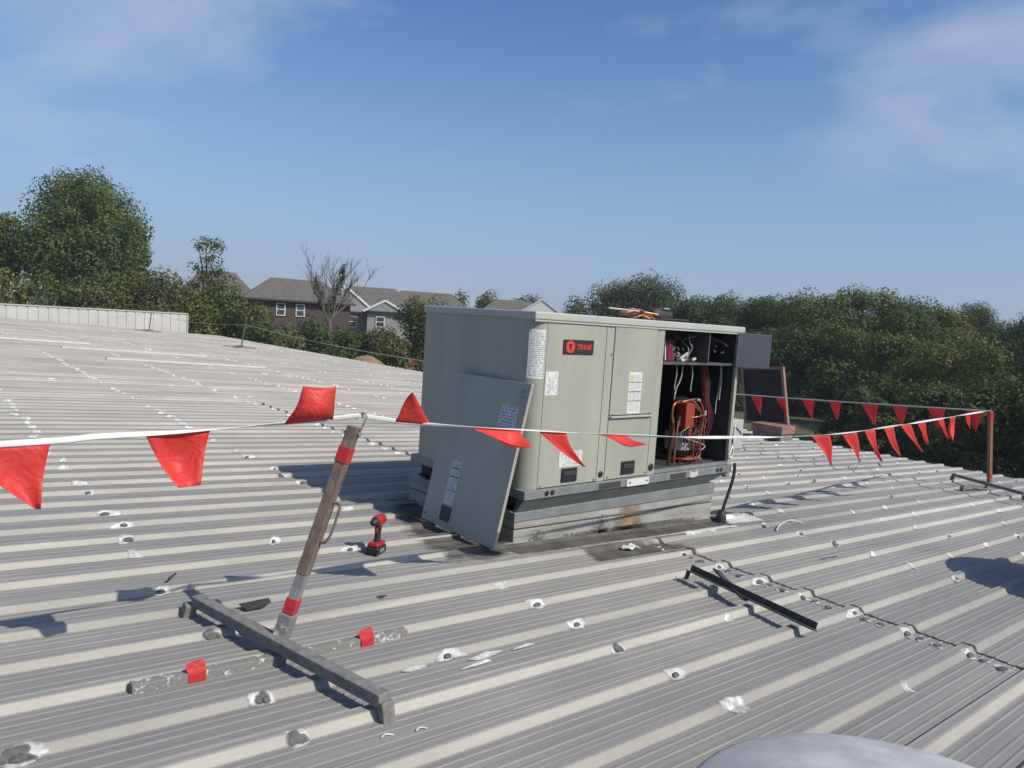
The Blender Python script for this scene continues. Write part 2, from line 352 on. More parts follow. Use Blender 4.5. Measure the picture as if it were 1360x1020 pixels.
M['trim'] = mat('white_trim', (0.75, 0.75, 0.74), 0.6)
M['siding'] = mat('grey_siding', (0.30, 0.30, 0.29), 0.7, var=0.06, vscale=2)
M['pane'] = mat('window_glass', (0.06, 0.07, 0.085), 0.08, spec=0.8)
M['bark'] = mat('bark', (0.09, 0.07, 0.055), 0.9, var=0.3, vscale=6)
M['deadwood'] = mat('grey_dead_wood', (0.15, 0.135, 0.12), 0.9, var=0.25, vscale=3)
M['leaf_a'] = leaf_material('leaves_mid', (0.034, 0.060, 0.016), (0.140, 0.180, 0.046))
M['leaf_b'] = leaf_material('leaves_dark', (0.028, 0.050, 0.019), (0.100, 0.138, 0.046))
M['leaf_c'] = leaf_material('leaves_yellow', (0.055, 0.074, 0.018), (0.195, 0.205, 0.052))
M['leaf_d'] = leaf_material('leaves_olive', (0.048, 0.060, 0.020), (0.155, 0.160, 0.055))
M['grass'] = mat('lawn_grass', (0.075, 0.095, 0.03), 0.95, col2=(0.11, 0.105, 0.045), vscale=0.25, bump=0.4, bscale=3)
M['soil'] = mat('tan_soil', (0.30, 0.20, 0.12), 0.95, var=0.2, vscale=2)
M['scrap_white'] = mat('white_scrap', (0.66, 0.66, 0.64), 0.5, var=0.2, vscale=40, bump=0.6, bscale=50)
M['scrap_dark'] = mat('dark_scrap', (0.035, 0.035, 0.035), 0.7)

# ------------------------------------------------------------------ ground
def sstep(a, b, x):
    t = max(0.0, min(1.0, (x-a)/(b-a))); return t*t*(3-2*t)
def gz(x, y):
    d = math.hypot(x, y); th = math.degrees(math.atan2(x, y))
    left = 1 - sstep(34, 50, th)
    z = -5.0 + left*1.9*sstep(46, 66, d) + (1-left)*1.2*sstep(60, 110, d) + 1.0*sstep(110, 300, d)
    return z + 0.12*math.sin(x*0.21+1.3)*math.cos(y*0.17)
gm = MB()
rad = [0, 12, 24, 34, 40, 46, 50, 54, 58, 62, 66, 72, 80, 95, 115, 150, 220, 340, 600, 1200, 3000]
seg = 96
vv = [(0, 0, gz(0, 0))] + [(r*math.sin(2*PI*k/seg), r*math.cos(2*PI*k/seg), gz(r*math.sin(2*PI*k/seg), r*math.cos(2*PI*k/seg))) for r in rad[1:] for k in range(seg)]
ff = [(0, 1+k, 1+(k+1) % seg) for k in range(seg)] + [(1+i*seg+k, 1+(i+1)*seg+k, 1+(i+1)*seg+(k+1) % seg, 1+i*seg+(k+1) % seg) for i in range(len(rad)-2) for k in range(seg)]
gm.add(vv, ff, True)
tag(gm.build('ground', M['grass']), 'grassy ground sloping up behind the building', kind='structure')

# ------------------------------------------------------------------ roof with its sheets
X_EAVE = 13.57; Y_END = 41.9
rb = MB(); XMIN = -4.0; YMIN = RIB0 - 24*RIB - 0.1
rb.add([(XMIN, YMIN, rz(XMIN)-0.02), (X_EAVE-0.06, YMIN, rz(X_EAVE-0.06)-0.02), (X_EAVE-0.06, Y_END, rz(X_EAVE-0.06)-0.02), (XMIN, Y_END, rz(XMIN)-0.02),
        (XMIN, YMIN, rz(XMIN)-0.14), (X_EAVE-0.06, YMIN, rz(X_EAVE-0.06)-0.14), (X_EAVE-0.06, Y_END, rz(X_EAVE-0.06)-0.14), (XMIN, Y_END, rz(XMIN)-0.14)],
       [(0, 1, 2, 3), (7, 6, 5, 4), (0, 4, 5, 1), (1, 5, 6, 2), (2, 6, 7, 3), (3, 7, 4, 0)])
roof = tag(rb.build('roof', M['deck']), 'pale grey ribbed metal roof sloping gently to the eave', kind='structure')
wb = MB(); wb.box((XMIN+0.3, YMIN+0.3, -5.4), (X_EAVE-0.35, Y_END-0.3, rz(X_EAVE)-0.16))
tag(wb.build('building_wall', M['white_panel']), 'pale metal wall under the roof eave', kind='structure')

def prof_pts():
    """one rib: (y, z) from the rib centre"""
    half = [(0.0215, 0.0270), (0.0245, 0.0252), (0.0425, 0.0018), (0.0460, 0.0), (0.0700, 0.0), (0.0745, 0.0026), (0.0805, 0.0026), (0.0850, 0.0), (0.1100, 0.0), (0.1145, 0.0030), (0.1205, 0.0030), (0.1250, 0.0)]
    return [(-y, z) for y, z in half[::-1]] + half
HALF = prof_pts()
def prof(y):
    """height of the sheet above the pan at world-Y y"""
    t = abs(((y - RIB0 + RIB/2) % RIB) - RIB/2)
    pts = [(0, 0.027)] + HALF[len(HALF)//2:] + [(RIB/2, 0)]
    for (a, za), (b, zb) in zip(pts, pts[1:]):
        if a <= t <= b: return za + (zb-za)*(t-a)/(b-a)
    return 0.0
def sheet_profile():
    out = []
    for k in range(4):
        for (y, z) in HALF:
            if k == 0 and y < -0.0461: continue
            if k == 3 and y > 0.0470: continue
            zz = z
            if k == 3: zz = z + 0.003      # the last rib laps over its neighbour's first
            out.append((k*RIB + y, zz))
    out[-1] = (out[-1][0]-0.004, out[-1][1]-0.001)
    return out
SP = sheet_profile()
def sheet_mesh(L, name):
    n = len(SP); vv = []; nx = max(2, int(L/1.5))
    for i in range(nx+1):
        for (y, z) in SP: vv.append((L*i/nx, y, z))
    fs = [(i*n+k, (i+1)*n+k, (i+1)*n+k+1, i*n+k+1) for i in range(nx) for k in range(n-1)]
    b = len(vv)                              # turned-down end edge, so the sheet end has thickness
    vv += [(L, y, z-0.0035) for (y, z) in SP]
    fs += [(nx*n+k, b+k, b+k+1, nx*n+k+1) for k in range(n-1)]
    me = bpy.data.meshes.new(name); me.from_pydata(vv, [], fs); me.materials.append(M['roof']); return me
def seal_shade_mesh(w=0.038):  # sealant strip, widened to paint in the shadow of the sheet lip
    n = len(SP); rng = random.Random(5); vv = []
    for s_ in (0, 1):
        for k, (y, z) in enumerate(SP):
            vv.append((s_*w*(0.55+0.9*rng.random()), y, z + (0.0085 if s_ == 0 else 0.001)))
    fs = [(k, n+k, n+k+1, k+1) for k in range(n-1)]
    me = bpy.data.meshes.new('lap_seal_shade'); me.from_pydata(vv, [], fs); me.materials.append(M['seal_shade']); return me
COURSES = [(-4.0, 4.20, 0.0045), (4.08, 10.28, 0.0022), (10.15, X_EAVE, 0.0)]
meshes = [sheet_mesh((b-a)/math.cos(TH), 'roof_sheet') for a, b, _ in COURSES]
seal_shade_me = seal_shade_mesh()
rngS = random.Random(11)
for j in range(-8, 44):
    y = RIB0 + 3*j*RIB
    for ci, (a, b, dz) in enumerate(COURSES):
        jx = rngS.uniform(-0.012, 0.012) if ci == 0 else 0
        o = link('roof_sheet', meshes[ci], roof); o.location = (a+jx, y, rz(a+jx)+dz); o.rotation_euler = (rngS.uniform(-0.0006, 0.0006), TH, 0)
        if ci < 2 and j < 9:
            s = bpy.data.objects.new('lap_seal_shade', seal_shade_me); col.objects.link(s); s.parent = o; s.location = ((b-a)/math.cos(TH)+0.001, 0, -0.004)

# eave gutter
gb = MB()
for (h0, h1, x0, x1) in ((-0.16, 0.004, 0.10, 0.115), (-0.16, -0.145, -0.04, 0.10)):
    gb.box((X_EAVE+x0, YMIN, rz(X_EAVE)+h0), (X_EAVE+x1, Y_END, rz(X_EAVE)+h1))
gb.build('gutter', mat('dark_gutter', (0.07, 0.075, 0.07), 0.6, var=0.3, vscale=3), roof)

# sealant dabs over the screws: a ragged white patch that follows the sheet, with a grimy cap
def dab_mesh(seed, sx, sy, yo, far=False):
    rng = random.Random(seed); n = 18 if not far else 10; vv = []; fs = []
    ph = [rng.uniform(0, 6.28) for _ in range(4)]
    def R_(a): return max(0.5, 0.85 + 0.20*math.sin(2*a+ph[0]) + 0.14*math.sin(3*a+ph[1]) + 0.08*math.sin(5*a+ph[2]))
    rings = ((0.30, 0.005), (0.65, 0.004), (0.92, 0.0025), (1.0, 0.0008))
    vv.append((0, 0, prof(RIB0+yo)+0.005))
    for f, h in rings:
        for k in range(n):
            a = 2*PI*k/n; r = R_(a)*f; x = sx*r*math.cos(a); y = sy*r*math.sin(a)
            vv.append((x, y, prof(RIB0+yo+y) + h*(0.7+0.6*rng.random())))
    fs = [(0, 1+k, 1+(k+1) % n) for k in range(n)] + [(1+i*n+k, 1+(i+1)*n+k, 1+(i+1)*n+(k+1) % n, 1+i*n+(k+1) % n) for i in range(3) for k in range(n)]
    fade = [1.0] + [q for q in (0.9, 0.55, 0.30, 0.0) for _ in range(n)]
    return vv, fs, fade
def mesh_of(name, vv, fs, fade, m, smooth=True):
    me = bpy.data.meshes.new(name); me.from_pydata(vv, [], fs); me.materials.append(m)
    if fade: set_fade(me, fade)
    if smooth: me.polygons.foreach_set('use_smooth', [True]*len(me.polygons))
    return me
def cap_mesh(r, h, yo, seed):
    rng = random.Random(seed); n = 12; vv = []; fs = []
    for f, q in ((1.0, 0.0), (0.85, 0.55), (0.5, 0.9), (0.12, 1.0)):
        for k in range(n):
            a = 2*PI*k/n; x = r*f*math.cos(a)*(1+0.18*rng.random()); y = r*0.72*f*math.sin(a)
            vv.append((x, y, (prof(RIB0+yo)+prof(RIB0+yo+y))*0.5 + 0.006 + h*q))
    fs = [(i*n+k, i*n+(k+1) % n, (i+1)*n+(k+1) % n, (i+1)*n+k) for i in range(3) for k in range(n)] + [tuple(range(3*n, 4*n))]
    return mesh_of('screw_cap', vv, fs, None, M['cap'])
WEB = -0.040
dabs_web = [mesh_of('sealant_dab', *dab_mesh(s, 0.046+0.010*(s % 4), 0.040+0.006*(s % 3), WEB), M['smear']) for s in range(14)]
caps_web = [cap_mesh(0.015+0.003*(s % 3), 0.007, WEB, s) for s in range(4)]
smudges = [mesh_of('grimy_smudge', [(x, y, z+0.004) for x, y, z in q[0]], q[1], q[2], M['smudge']) for q in (dab_mesh(70+s, 0.040, 0.027, WEB) for s in range(3))]
dabs_pan = [mesh_of('sealant_dab', *dab_mesh(20+s, 0.056, 0.046, 0.105), M['smear']) for s in range(4)]
caps_pan = [cap_mesh(0.030, 0.004, 0.105, 30+s) for s in range(3)]
rngD = random.Random(3)
ndab = [0]
def dab(x, k, yo=WEB, capped=True, scale=1.0, grimy=False):
    pan_ = yo != WEB
    me = rngD.choice(dabs_pan if pan_ else dabs_web)
    o = link('sealant_dab', me, roof); yy = RIB0 + k*RIB + yo
    o.location = (x, yy, rz(x)+0.0045); o.rotation_euler = (0, TH, 0); o.scale = (scale*rngD.choice((-1, 1))*rngD.uniform(0.6, 1.5), 1, 1)
    if grimy:
        c = bpy.data.objects.new('grimy_smudge', rngD.choice(smudges)); col.objects.link(c); c.parent = o; c.location = (0.006, -0.004, 0.003)
    if capped:
        c = bpy.data.objects.new('screw_cap', rngD.choice(caps_pan if pan_ else caps_web)); col.objects.link(c); c.parent = o
        c.location = (0.018*rngD.uniform(-1, 1), rngD.uniform(-0.012, 0.002), 0.001); c.scale = (1, 1, 1.0)
    ndab[0] += 1
# the rows of screws over each purlin
spots = []
for k in (-2, -3, 0, 4, 5, 6, 7, 9, 10, 12): spots.append((0.97+rngD.uniform(-.03, .03), k, rngD.random() < 0.6))
for k in (-1, -2, -3, -4, -5, 0, 6, 7, 9, 10, 11, 13): spots.append((2.48+rngD.uniform(-.03, .03), k, rngD.random() < 0.6))
spots += [(1.75, -2, True), (1.70, 4, True), (0.26, -2, True), (0.93, 2, True), (3.33, -3, False), (3.36, -6, False), (2.05, 3, True)]
for k in range(-4, 13):
    if k in (2, 3): continue
    for x in (5.62, 7.15):
        if x < 6 and k in (3, 4, 5, 6): continue
        spots.append((x + rngD.uniform(-0.05, 0.05), k, rngD.random() < 0.5))
for x in (6.35, 7.95, 8.70, 9.45, 11.0, 11.75, 12.5, 13.2):
    for k in range(-3, 16):
        if rngD.random() < 0.55: spots.append((x + rngD.uniform(-0.09, 0.09), k, rngD.random() < 0.25))
for (x, k, c) in spots: dab(x, k, WEB, c, grimy=(x < 1.2 and k < 1) or rngD.random() < 0.08)
# three screws per pitch along the end lap
for k in range(-8, 1):
    for yo in (WEB, 0.105, 0.178-0.0): 
        if yo == 0.178: 
            o = link('sealant_dab', rngD.choice(dabs_pan), roof); o.location = (4.10, RIB0+k*RIB+0.185, rz(4.10)+0.0065); o.rotation_euler = (0, TH, 0); o.scale = (0.8, 0.75, 1)
            c = bpy.data.objects.new('screw_cap', caps_pan[0]); col.objects.link(c); c.parent = o
        else: dab(4.09 + rngD.uniform(-0.015, 0.015), k, yo, True)
# the many small dabs farther up the roof: one part
ffade = []; fm = MB(); rngF = random.Random(8)
fv = [dab_mesh(50+s, 0.075, 0.034, WEB, True) for s in range(5)]
for x in (0.97, 2.48, 4.09, 5.62, 7.15, 8.70, 10.2, 11.75, 13.2):
    for k in range(13, 132):
        if x > 6 and k < 16: continue
        if rngF.random() > (0.72 if k < 50 else 0.40): continue
        xx = x + rngF.uniform(-0.04, 0.04); yy = RIB0+k*RIB+WEB; v_, f_, q_ = fv[rngF.randrange(5)]; sc = rngF.uniform(0.45, 1.1)
        fm.add([(xx+a*sc, yy+b, rz(xx+a*sc)+c+0.005) for a, b, c in v_], f_, True); ffade += q_
for _ in range(40):
    xx = rngF.uniform(0.2, 13); k = rngF.randrange(14, 120); yy = RIB0+k*RIB+WEB; v_, f_, q_ = fv[rngF.randrange(5)]; sc = rngF.uniform(0.6, 1.8)
    fm.add([(xx+a*sc, yy+b, rz(xx+a*sc)+c+0.005) for a, b, c in v_], f_, True); ffade += q_
fo = tag(fm.build('far_sealant_dabs', M['smear'], roof), kind='stuff'); set_fade(fo.data, ffade)

# white cover strips patched over ribs far up the roof
def flash(x0, x1, k, w=0.16, h=0.02):
    b = MB(); y = RIB0+k*RIB
    pts = [(-w/2, 0.012), (-0.05, 0.045), (0.05, 0.045), (w/2, 0.012)]
    vv = [(x, y+a, rz(x)+c+h) for x in (x0, x1) for a, c in pts] + [(x, y+a, rz(x)+0.002) for x in (x0, x1) for a in (-w/2, w/2)]
    b.add(vv, [(0, 4, 5, 1), (1, 5, 6, 2), (2, 6, 7, 3), (0, 8, 10, 4), (3, 7, 11, 9), (0, 1, 2, 3, 9, 8), (4, 10, 11, 7, 6, 5)])
    return b.build('white_cover_strip', M['white_flash'], roof)
flash(3.55, 7.2, 53); flash(3.15, 6.7, 64); flash(1.2, 4.2, 72, 0.12)

# grime and old sealant on the sheets around the curb
def patch(name, m, poly, hh=0.0035, jit=0.0, seed=1, fadew=0.12):
    """a thin irregular skin that follows the sheet profile; poly = (x, y) outline"""
    rng = random.Random(seed); xs = [p[0] for p in poly]; ys = [p[1] for p in poly]
    def inside(x, y):
        c = False; j = len(poly)-1
        for i in range(len(poly)):
            if (poly[i][1] > y) != (poly[j][1] > y) and x < (poly[j][0]-poly[i][0])*(y-poly[i][1])/(poly[j][1]-poly[i][1])+poly[i][0]: c = not c
            j = i
        return c
    b = MB(); y = min(ys); step = 0.0146; dx = 0.03; cells = []
    ny = int((max(ys)-min(ys))/step)+1; nx = int((max(xs)-min(xs))/dx)+1
    ph = [rng.uniform(0, 6) for _ in range(4)]
    idx = {}
    def vid(i, j):
        if (i, j) not in idx:
            X = min(xs)+i*dx; Y = min(ys)+j*step; idx[(i, j)] = len(b.v); b.v.append((X, Y, rz(X)+prof(Y)+0.005+hh))
        return idx[(i, j)]
    for i in range(nx):
        for j in range(ny):
            X = min(xs)+(i+0.5)*dx; Y = min(ys)+(j+0.5)*step
            q = jit*(math.sin(X*23+ph[0])+math.sin(Y*31+ph[1])+0.7*math.sin(X*57+Y*41+ph[2]))
            if inside(X+q, Y+q*0.6): b.f.append((vid(i, j), vid(i+1, j), vid(i+1, j+1), vid(i, j+1))); b.smooth.append(False)
    def edge(x, y):
        best = 9
        for i in range(len(poly)):
            (x0, y0), (x1, y1) = poly[i-1], poly[i]; t = max(0, min(1, ((x-x0)*(x1-x0)+(y-y0)*(y1-y0))/((x1-x0)**2+(y1-y0)**2))); best = min(best, math.hypot(x-x0-t*(x1-x0), y-y0-t*(y1-y0)))
        return best
    fd = [min(1.0, edge(v[0], v[1])/fadew) for v in b.v]
    o = b.build(name, m, roof); set_fade(o.data, fd); return o
patch('grime_patch', M['tar'], [(2.40, 3.36), (3.0, 3.30), (3.2, 3.60), (3.25, 5.1), (2.85, 5.0), (2.55, 4.3), (2.42, 3.8)], fadew=0.30)
patch('grime_patch', M['tar'], [(3.35, 2.98), (4.3, 2.92), (4.42, 3.20), (3.9, 3.36), (3.4, 3.33)], hh=0.003, fadew=0.14)
patch('grime_patch', M['tar'], [(2.95, 3.36), (5.40, 3.36), (5.40, 3.62), (2.95, 3.64)], hh=0.002, fadew=0.10)
patch('white_sealant_skin', M['skin'], [(4.45, 3.22), (5.25, 3.24), (5.30, 3.43), (4.6, 3.42)], hh=0.006, fadew=0.07)
patch('white_sealant_skin', M['skin'], [(5.25, 3.34), (5.85, 3.30), (5.95, 3.58), (5.35, 3.68)], hh=0.006, fadew=0.14)
patch('white_sealant_skin', M['skin'], [(2.62, 3.285), (5.2, 3.265), (5.2, 3.385), (2.62, 3.40)], hh=0.0045, fadew=0.045)

# ------------------------------------------------------------------ parapet wall at the far end
par = thing('parapet_wall', 'low pale corrugated metal wall standing along the far left end of the roof', 'wall', (3.0, Y_END+0.05, rz(3.0)))
px0, px1 = -6.0, 11.95; PT = -0.83
npan = int((px1-px0)/0.42)
pb = MB(); pb.box((px0, Y_END+0.10, rz(px1)-0.25), (px1, Y_END+0.16, PT-0.06)); pb.build('backing', M['white_panel'], par)
pme = None
for i in range(npan):
    xa = px0 + (px1-px0)*i/npan; xb = px0 + (px1-px0)*(i+1)/npan
    zb = rz(xb)-0.02
    b = MB(); w = xb-xa
    ribp = [(0.012, 0.0), (0.03, -0.03), (w-0.06, -0.03), (w-0.045, 0.0)]
    poly = [(xa+u, Y_END+0.098+v, zb) for u, v in ribp]
    b.prism(poly, (0, 0, zb), (0, 0, PT-0.06)); b.build('wall_panel', M['white_panel'], par)
cb = MB(); cb.box((px0, Y_END+0.03, PT-0.055), (px1+0.03, Y_END+0.2, PT)); cb.build('cap_trim', M['white_flash'], par)
eb = MB(); eb.box((px1+0.002, Y_END+0.045, rz(px1)-0.2), (px1+0.06, Y_END+0.18, PT-0.058)); eb.build('end_trim', M['white_flash'], par)

# ------------------------------------------------------------------ rooftop unit
UX0, UX1, UY0, UY1 = 3.11, 5.42, 3.53, 4.80
UZ0, UZ1 = -1.107, 0.008
unit = thing('rooftop_unit', 'large beige grey rooftop air conditioning unit with its right compartment open', 'air conditioner', (4.2, 4.1, UZ0))
def sheet_box(lo, hi, name, m, parent, bevel=0.003): 
    b = MB(); b.box(lo, hi); return b.build(name, m, parent, bevel)
# rounded corner post
b = MB(); nA = 8
R = 0.112
outer = [(UX0+0.1125, UY0)] + [(UX0+R-R*math.sin(a), UY0+R-R*math.cos(a)) for a in [PI/2*i/nA for i in range(nA+1)]] + [(UX0, UY1-0.002)]
inner = [(UX0+0.02, UY1-0.002)] + [(UX0+R-(R-0.02)*math.sin(a), UY0+R-(R-0.02)*math.cos(a)) for a in [PI/2*i/nA for i in range(nA+1)][::-1]] + [(UX0+0.112, UY0+0.02)]
for zz in (0,):
    n = len(outer)
    vv = [(x, y, UZ0) for x, y in outer] + [(x, y, UZ1) for x, y in outer]
    b.add(vv, [(i, i+1, n+i+1, n+i) for i in range(n-1)], True)
    n2 = len(inner); vv = [(x, y, UZ0) for x, y in inner] + [(x, y, UZ1) for x, y in inner]
    b.add(vv, [(i, i+1, n2+i+1, n2+i) for i in range(n2-1)], False)
cp = b.build('corner_post', M['paint'], unit)
sheet_box((UX0+0.032, UY1-0.03, UZ0), (UX1, UY1, UZ1), 'back_panel', M['paint'], unit)
sheet_box((UX1-0.025, UY0+0.03, UZ0), (UX1-0.001, UY1-0.032, UZ1), 'side_panel', M['paint'], unit)
# dark seams behind the panel joints
sheet_box((UX0+0.10, UY0+0.012, UZ0+0.001), (4.418, UY0+0.03, UZ1-0.001), 'seam_backing', M['gasket'], unit, 0)
# front panels
PA = (3.2265, 3.783); PB = (3.869, 4.333)
pan1 = sheet_box((PA[0], UY0, UZ0+0.004), (PA[1], UY0+0.011, UZ1-0.004), 'access_panel', M['paint'], unit, 0.004)
sheet_box((3.7875, UY0+0.001, UZ0), (3.8645, UY0+0.011, UZ1), 'post', M['paint'], unit)
pan2 = sheet_box((PB[0], UY0-0.004, -0.636), (PB[1], UY0+0.011, UZ1-0.004), 'access_panel', M['paint'], unit, 0.004)
pan3 = sheet_box((PB[0], UY0, UZ0+0.004), (PB[1], UY0+0.011, -0.642), 'access_panel', M['paint'], unit, 0.004)
b = MB(); b.box((PB[0]+0.004, UY0-0.020, -0.655), (PB[1]-0.004, UY0-0.0045, -0.641)); b.build('drip_lip', M['paint_lid'], pan2, 0.003)
sheet_box((4.3375, UY0+0.001, UZ0), (4.420, UY0+0.03, UZ1), 'post', M['paint'], unit)
sheet_box((5.385, UY0+0.001, UZ0), (UX1, UY0+0.028, UZ1), 'post', M['paint'], unit)
# screws along the panels
for (x, z) in ((3.25, UZ0+0.02), (3.76, UZ0+0.02), (3.845, -0.20), (3.90, -0.628), (4.30, -0.628), (3.90, UZ0+0.025), (4.31, UZ0+0.025), (4.36, -0.01), (3.83, -0.005)):
    b = MB(); b.lathe([(0.006, 0), (0.006, 0.004), (0.003, 0.006)], (x, UY0-0.004, z), 8, Matrix.Rotation(PI/2, 3, 'X')); b.build('panel_screw', M['rail'], unit)
def handle(x0, x1, z0, z1, parent):
    b = MB(); b.box((x0, UY0-0.010, z0), (x1, UY0-0.0005, z1)); h = b.build('handle', M['black'], parent, 0.005)
    b = MB(); b.box((x0+0.018, UY0-0.016, z0+0.045), (x1-0.018, UY0-0.0105, z1-0.022)); b.build('handle_grip', mat_grip, parent, 0.003)
mat_grip = mat('worn_black_plastic', (0.05, 0.048, 0.045), 0.5)
handle(3.437, 3.583, -1.080, -0.983, pan1); handle(4.037, 4.181, -1.077, -0.979, pan3)
for (x, z, r, par_) in ((3.826, -1.055, 0.022, unit), (4.376, -1.047, 0.028, unit)):
    b = MB(); b.lathe([(r, 0), (r, 0.006), (r*0.6, 0.008)], (x, UY0+0.0005, z), 16, Matrix.Rotation(PI/2, 3, 'X')); b.build('hole_plug', M['black'], par_)
# stickers
def sticker(name, corners, m, parent, t=0.0012):
    """corners: bottom-left, bottom-right, top-right, top-left in world space"""
    c = [Vector(p) for p in corners]; n = (c[1]-c[0]).cross(c[3]-c[0]).normalized()*t
    me = bpy.data.meshes.new(name); me.from_pydata([p+n for p in c]+list(c), [], [(0, 1, 2, 3), (0, 4, 5, 1), (1, 5, 6, 2), (2, 6, 7, 3), (3, 7, 4, 0)])
    uv = me.uv_layers.new(); 
    for li, w in zip(me.polygons[0].loop_indices, ((0, 0), (1, 0), (1, 1), (0, 1))): uv.data[li].uv = w
    for p in me.polygons[1:]:
        for li in p.loop_indices: uv.data[li].uv = (0, 0)
    me.materials.append(m); return link(name, me, parent)
def fsticker(name, x0, x1, z0, z1, m, parent, y=UY0-0.0005, t=0.0012): return sticker(name, [(x0, y, z0), (x1, y, z0), (x1, y, z1), (x0, y, z1)], m, parent, t)
P1 = print_material('rating_sticker', rows=26, words=14, density=0.50, seed=1.0)
P2 = print_material('notice_sticker', rows=14, words=8, density=0.50, seed=4.0)
P3 = print_material('diagram_sticker', paper=(0.58, 0.575, 0.53), rows=9, words=10, density=0.50, seed=7.0)
P4 = print_material('warning_sticker', paper=(0.60, 0.595, 0.57), rows=34, words=11, density=0.44, seed=9.0, ink=(0.32, 0.31, 0.30))
# the sticker on the rounded corner follows the curve
b = MB(); pts = [(UX0+R-(R+0.0015)*math.sin(a), UY0+R-(R+0.0015)*math.cos(a)) for a in [PI/2*i/10 for i in range(8)]][::-1] + [(UX0+0.106, UY0-0.0015)]
n = len(pts); vv = [(x, y, -0.375) for x, y in pts]+[(x, y, -0.055) for x, y in pts]
me = bpy.data.meshes.new('rating_sticker'); me.from_pydata(vv, [], [(i, i+1, n+i+1, n+i) for i in range(n-1)]); uv = me.uv_layers.new()
for p in me.polygons:
    p.use_smooth = True
    for li in p.loop_indices:
        vi = me.loops[li].vertex_index; uv.data[li].uv = ((vi % n)/(n-1), vi//n)
me.materials.append(P1); link('sticker', me, cp)
s = fsticker('sticker', 3.236, 3.345, -0.482, -0.325, P2, pan1)
fsticker('sticker', 3.408, 3.624, -0.975, -0.868, P3, pan1)
s = fsticker('sticker', 4.046, 4.188, -0.628, -0.325, P4, pan2, UY0-0.0045)
sticker('warning_mark', [(4.056, UY0-0.0058, -0.385), (4.094, UY0-0.0058, -0.385), (4.080, UY0-0.0058, -0.340), (4.070, UY0-0.0058, -0.340)], M['yellow'], s)
for zz in (-0.398, -0.468, -0.535): 
    fsticker('rule', 4.048, 4.186, zz-0.002, zz+0.002, M['gasket'], s, UY0-0.0058)
# badge with its lettering
bd = sheet_box((3.372, UY0-0.008, -0.207), (3.655, UY0-0.0005, -0.110), 'badge', M['badge'], unit, 0.002)
b = MB(); b.lathe([(0.042, 0), (0.042, 0.002)], (3.432, UY0-0.0082, -0.158), 28, Matrix.Rotation(PI/2, 3, 'X') ); b.build('emblem', M['badge_red'], bd)
b = MB(); tz = -0.158
b.prism([(3.418, UY0-0.0105, tz+0.018), (3.418, UY0-0.0105, tz+0.008), (3.432, UY0-0.0105, tz-0.024), (3.440, UY0-0.0105, tz-0.010), (3.434, UY0-0.0105, tz-0.006), (3.446, UY0-0.0105, tz+0.010), (3.446, UY0-0.0105, tz+0.018)], (0, 0, 0), (0, -0.001, 0)); b.build('emblem_mark', M['badge'], bd)
tcv = bpy.data.curves.new('lettering', 'FONT'); tcv.body = 'TRANE'; tcv.size = 0.055; tcv.shear = 0.25; tcv.extrude = 0.0008; tcv.offset = 0.0016; tcv.space_character = 1.02
to = bpy.data.objects.new('tmp', tcv); col.objects.link(to); bpy.context.view_layer.update()
tme = bpy.data.meshes.new_from_object(to.evaluated_get(bpy.context.evaluated_depsgraph_get())); bpy.data.objects.remove(to)
co = [v.co.copy() for v in tme.vertices]; xa = min(c.x for c in co); xb = max(c.x for c in co); za = min(c.y for c in co); zb = max(c.y for c in co)
for v in tme.vertices: v.co = Vector((3.492+(v.co.x-xa)/(xb-xa)*0.142, UY0-0.0095-v.co.z, -0.176+(v.co.y-za)/(zb-za)*0.037))
tme.materials.clear(); tme.materials.append(M['badge_red']); link('lettering', tme, bd)
# lid
b = MB(); b.box((UX0-0.012, UY0-0.016, UZ1), (UX1+0.03, UY1+0.015, UZ1+0.052)); lid = b.build('lid', M['paint_lid'], unit, 0.010, 3)
b = MB(); b.box((UX0-0.006, UY0-0.010, UZ1-0.012), (UX1+0.02, UY0-0.003, UZ1-0.0005)); b.build('lid_lip', M['paint_lid'], lid, 0.002)

# base rail
RZ = UZ0-0.06; RB = RZ-0.085
def rail_section(x0, x1, y0, y1, name):
    b = MB(); b.box((x0, y0, RZ), (x1, y1, UZ0-0.001)); return b.build(name, M['rail'], unit, 0.003)
rl = rail_section(UX0-0.005, UX1+0.0, UY0-0.018, UY0+0.05, 'base_rail')
b = MB()   # sloped skirt under the rail, cut away at its right end; its shade is painted in darker grey
prof_s = [(UY0-0.010, RZ-0.001), (UY0+0.035, RB), (UY0+0.06, RB), (UY0+0.06, RZ-0.001)]
xl0, xl1 = UX0-0.002, UX1-0.02; xm0, xm1 = UX0-0.002, UX1-0.28
vv = [(xl0, prof_s[0][0], prof_s[0][1]), (xl0-0.02, prof_s[1][0], prof_s[1][1]), (xl0-0.02, prof_s[2][0], prof_s[2][1]), (xl0, prof_s[3][0], prof_s[3][1]),
      (xl1, prof_s[0][0], prof_s[0][1]), (xm1, prof_s[1][0], prof_s[1][1]), (xm1, prof_s[2][0], prof_s[2][1]), (xl1, prof_s[3][0], prof_s[3][1])]
b.add(vv, [(0, 3, 2, 1), (4, 5, 6, 7), (0, 1, 5, 4), (1, 2, 6, 5), (2, 3, 7, 6), (3, 0, 4, 7)]); b.build('rail_skirt', mat('rail_skirt_shade', (0.14, 0.15, 0.148), 0.55, 0.2, var=0.15, vscale=6), unit)
rail_section(UX0-0.005, UX0+0.06, UY0+0.052, UY1+0.10, 'base_rail')
rail_section(UX1-0.065, UX1, UY0+0.052, UY1+0.05, 'base_rail')
rail_section(UX0+0.062, UX1-0.067, UY1-0.02, UY1+0.04, 'base_rail')
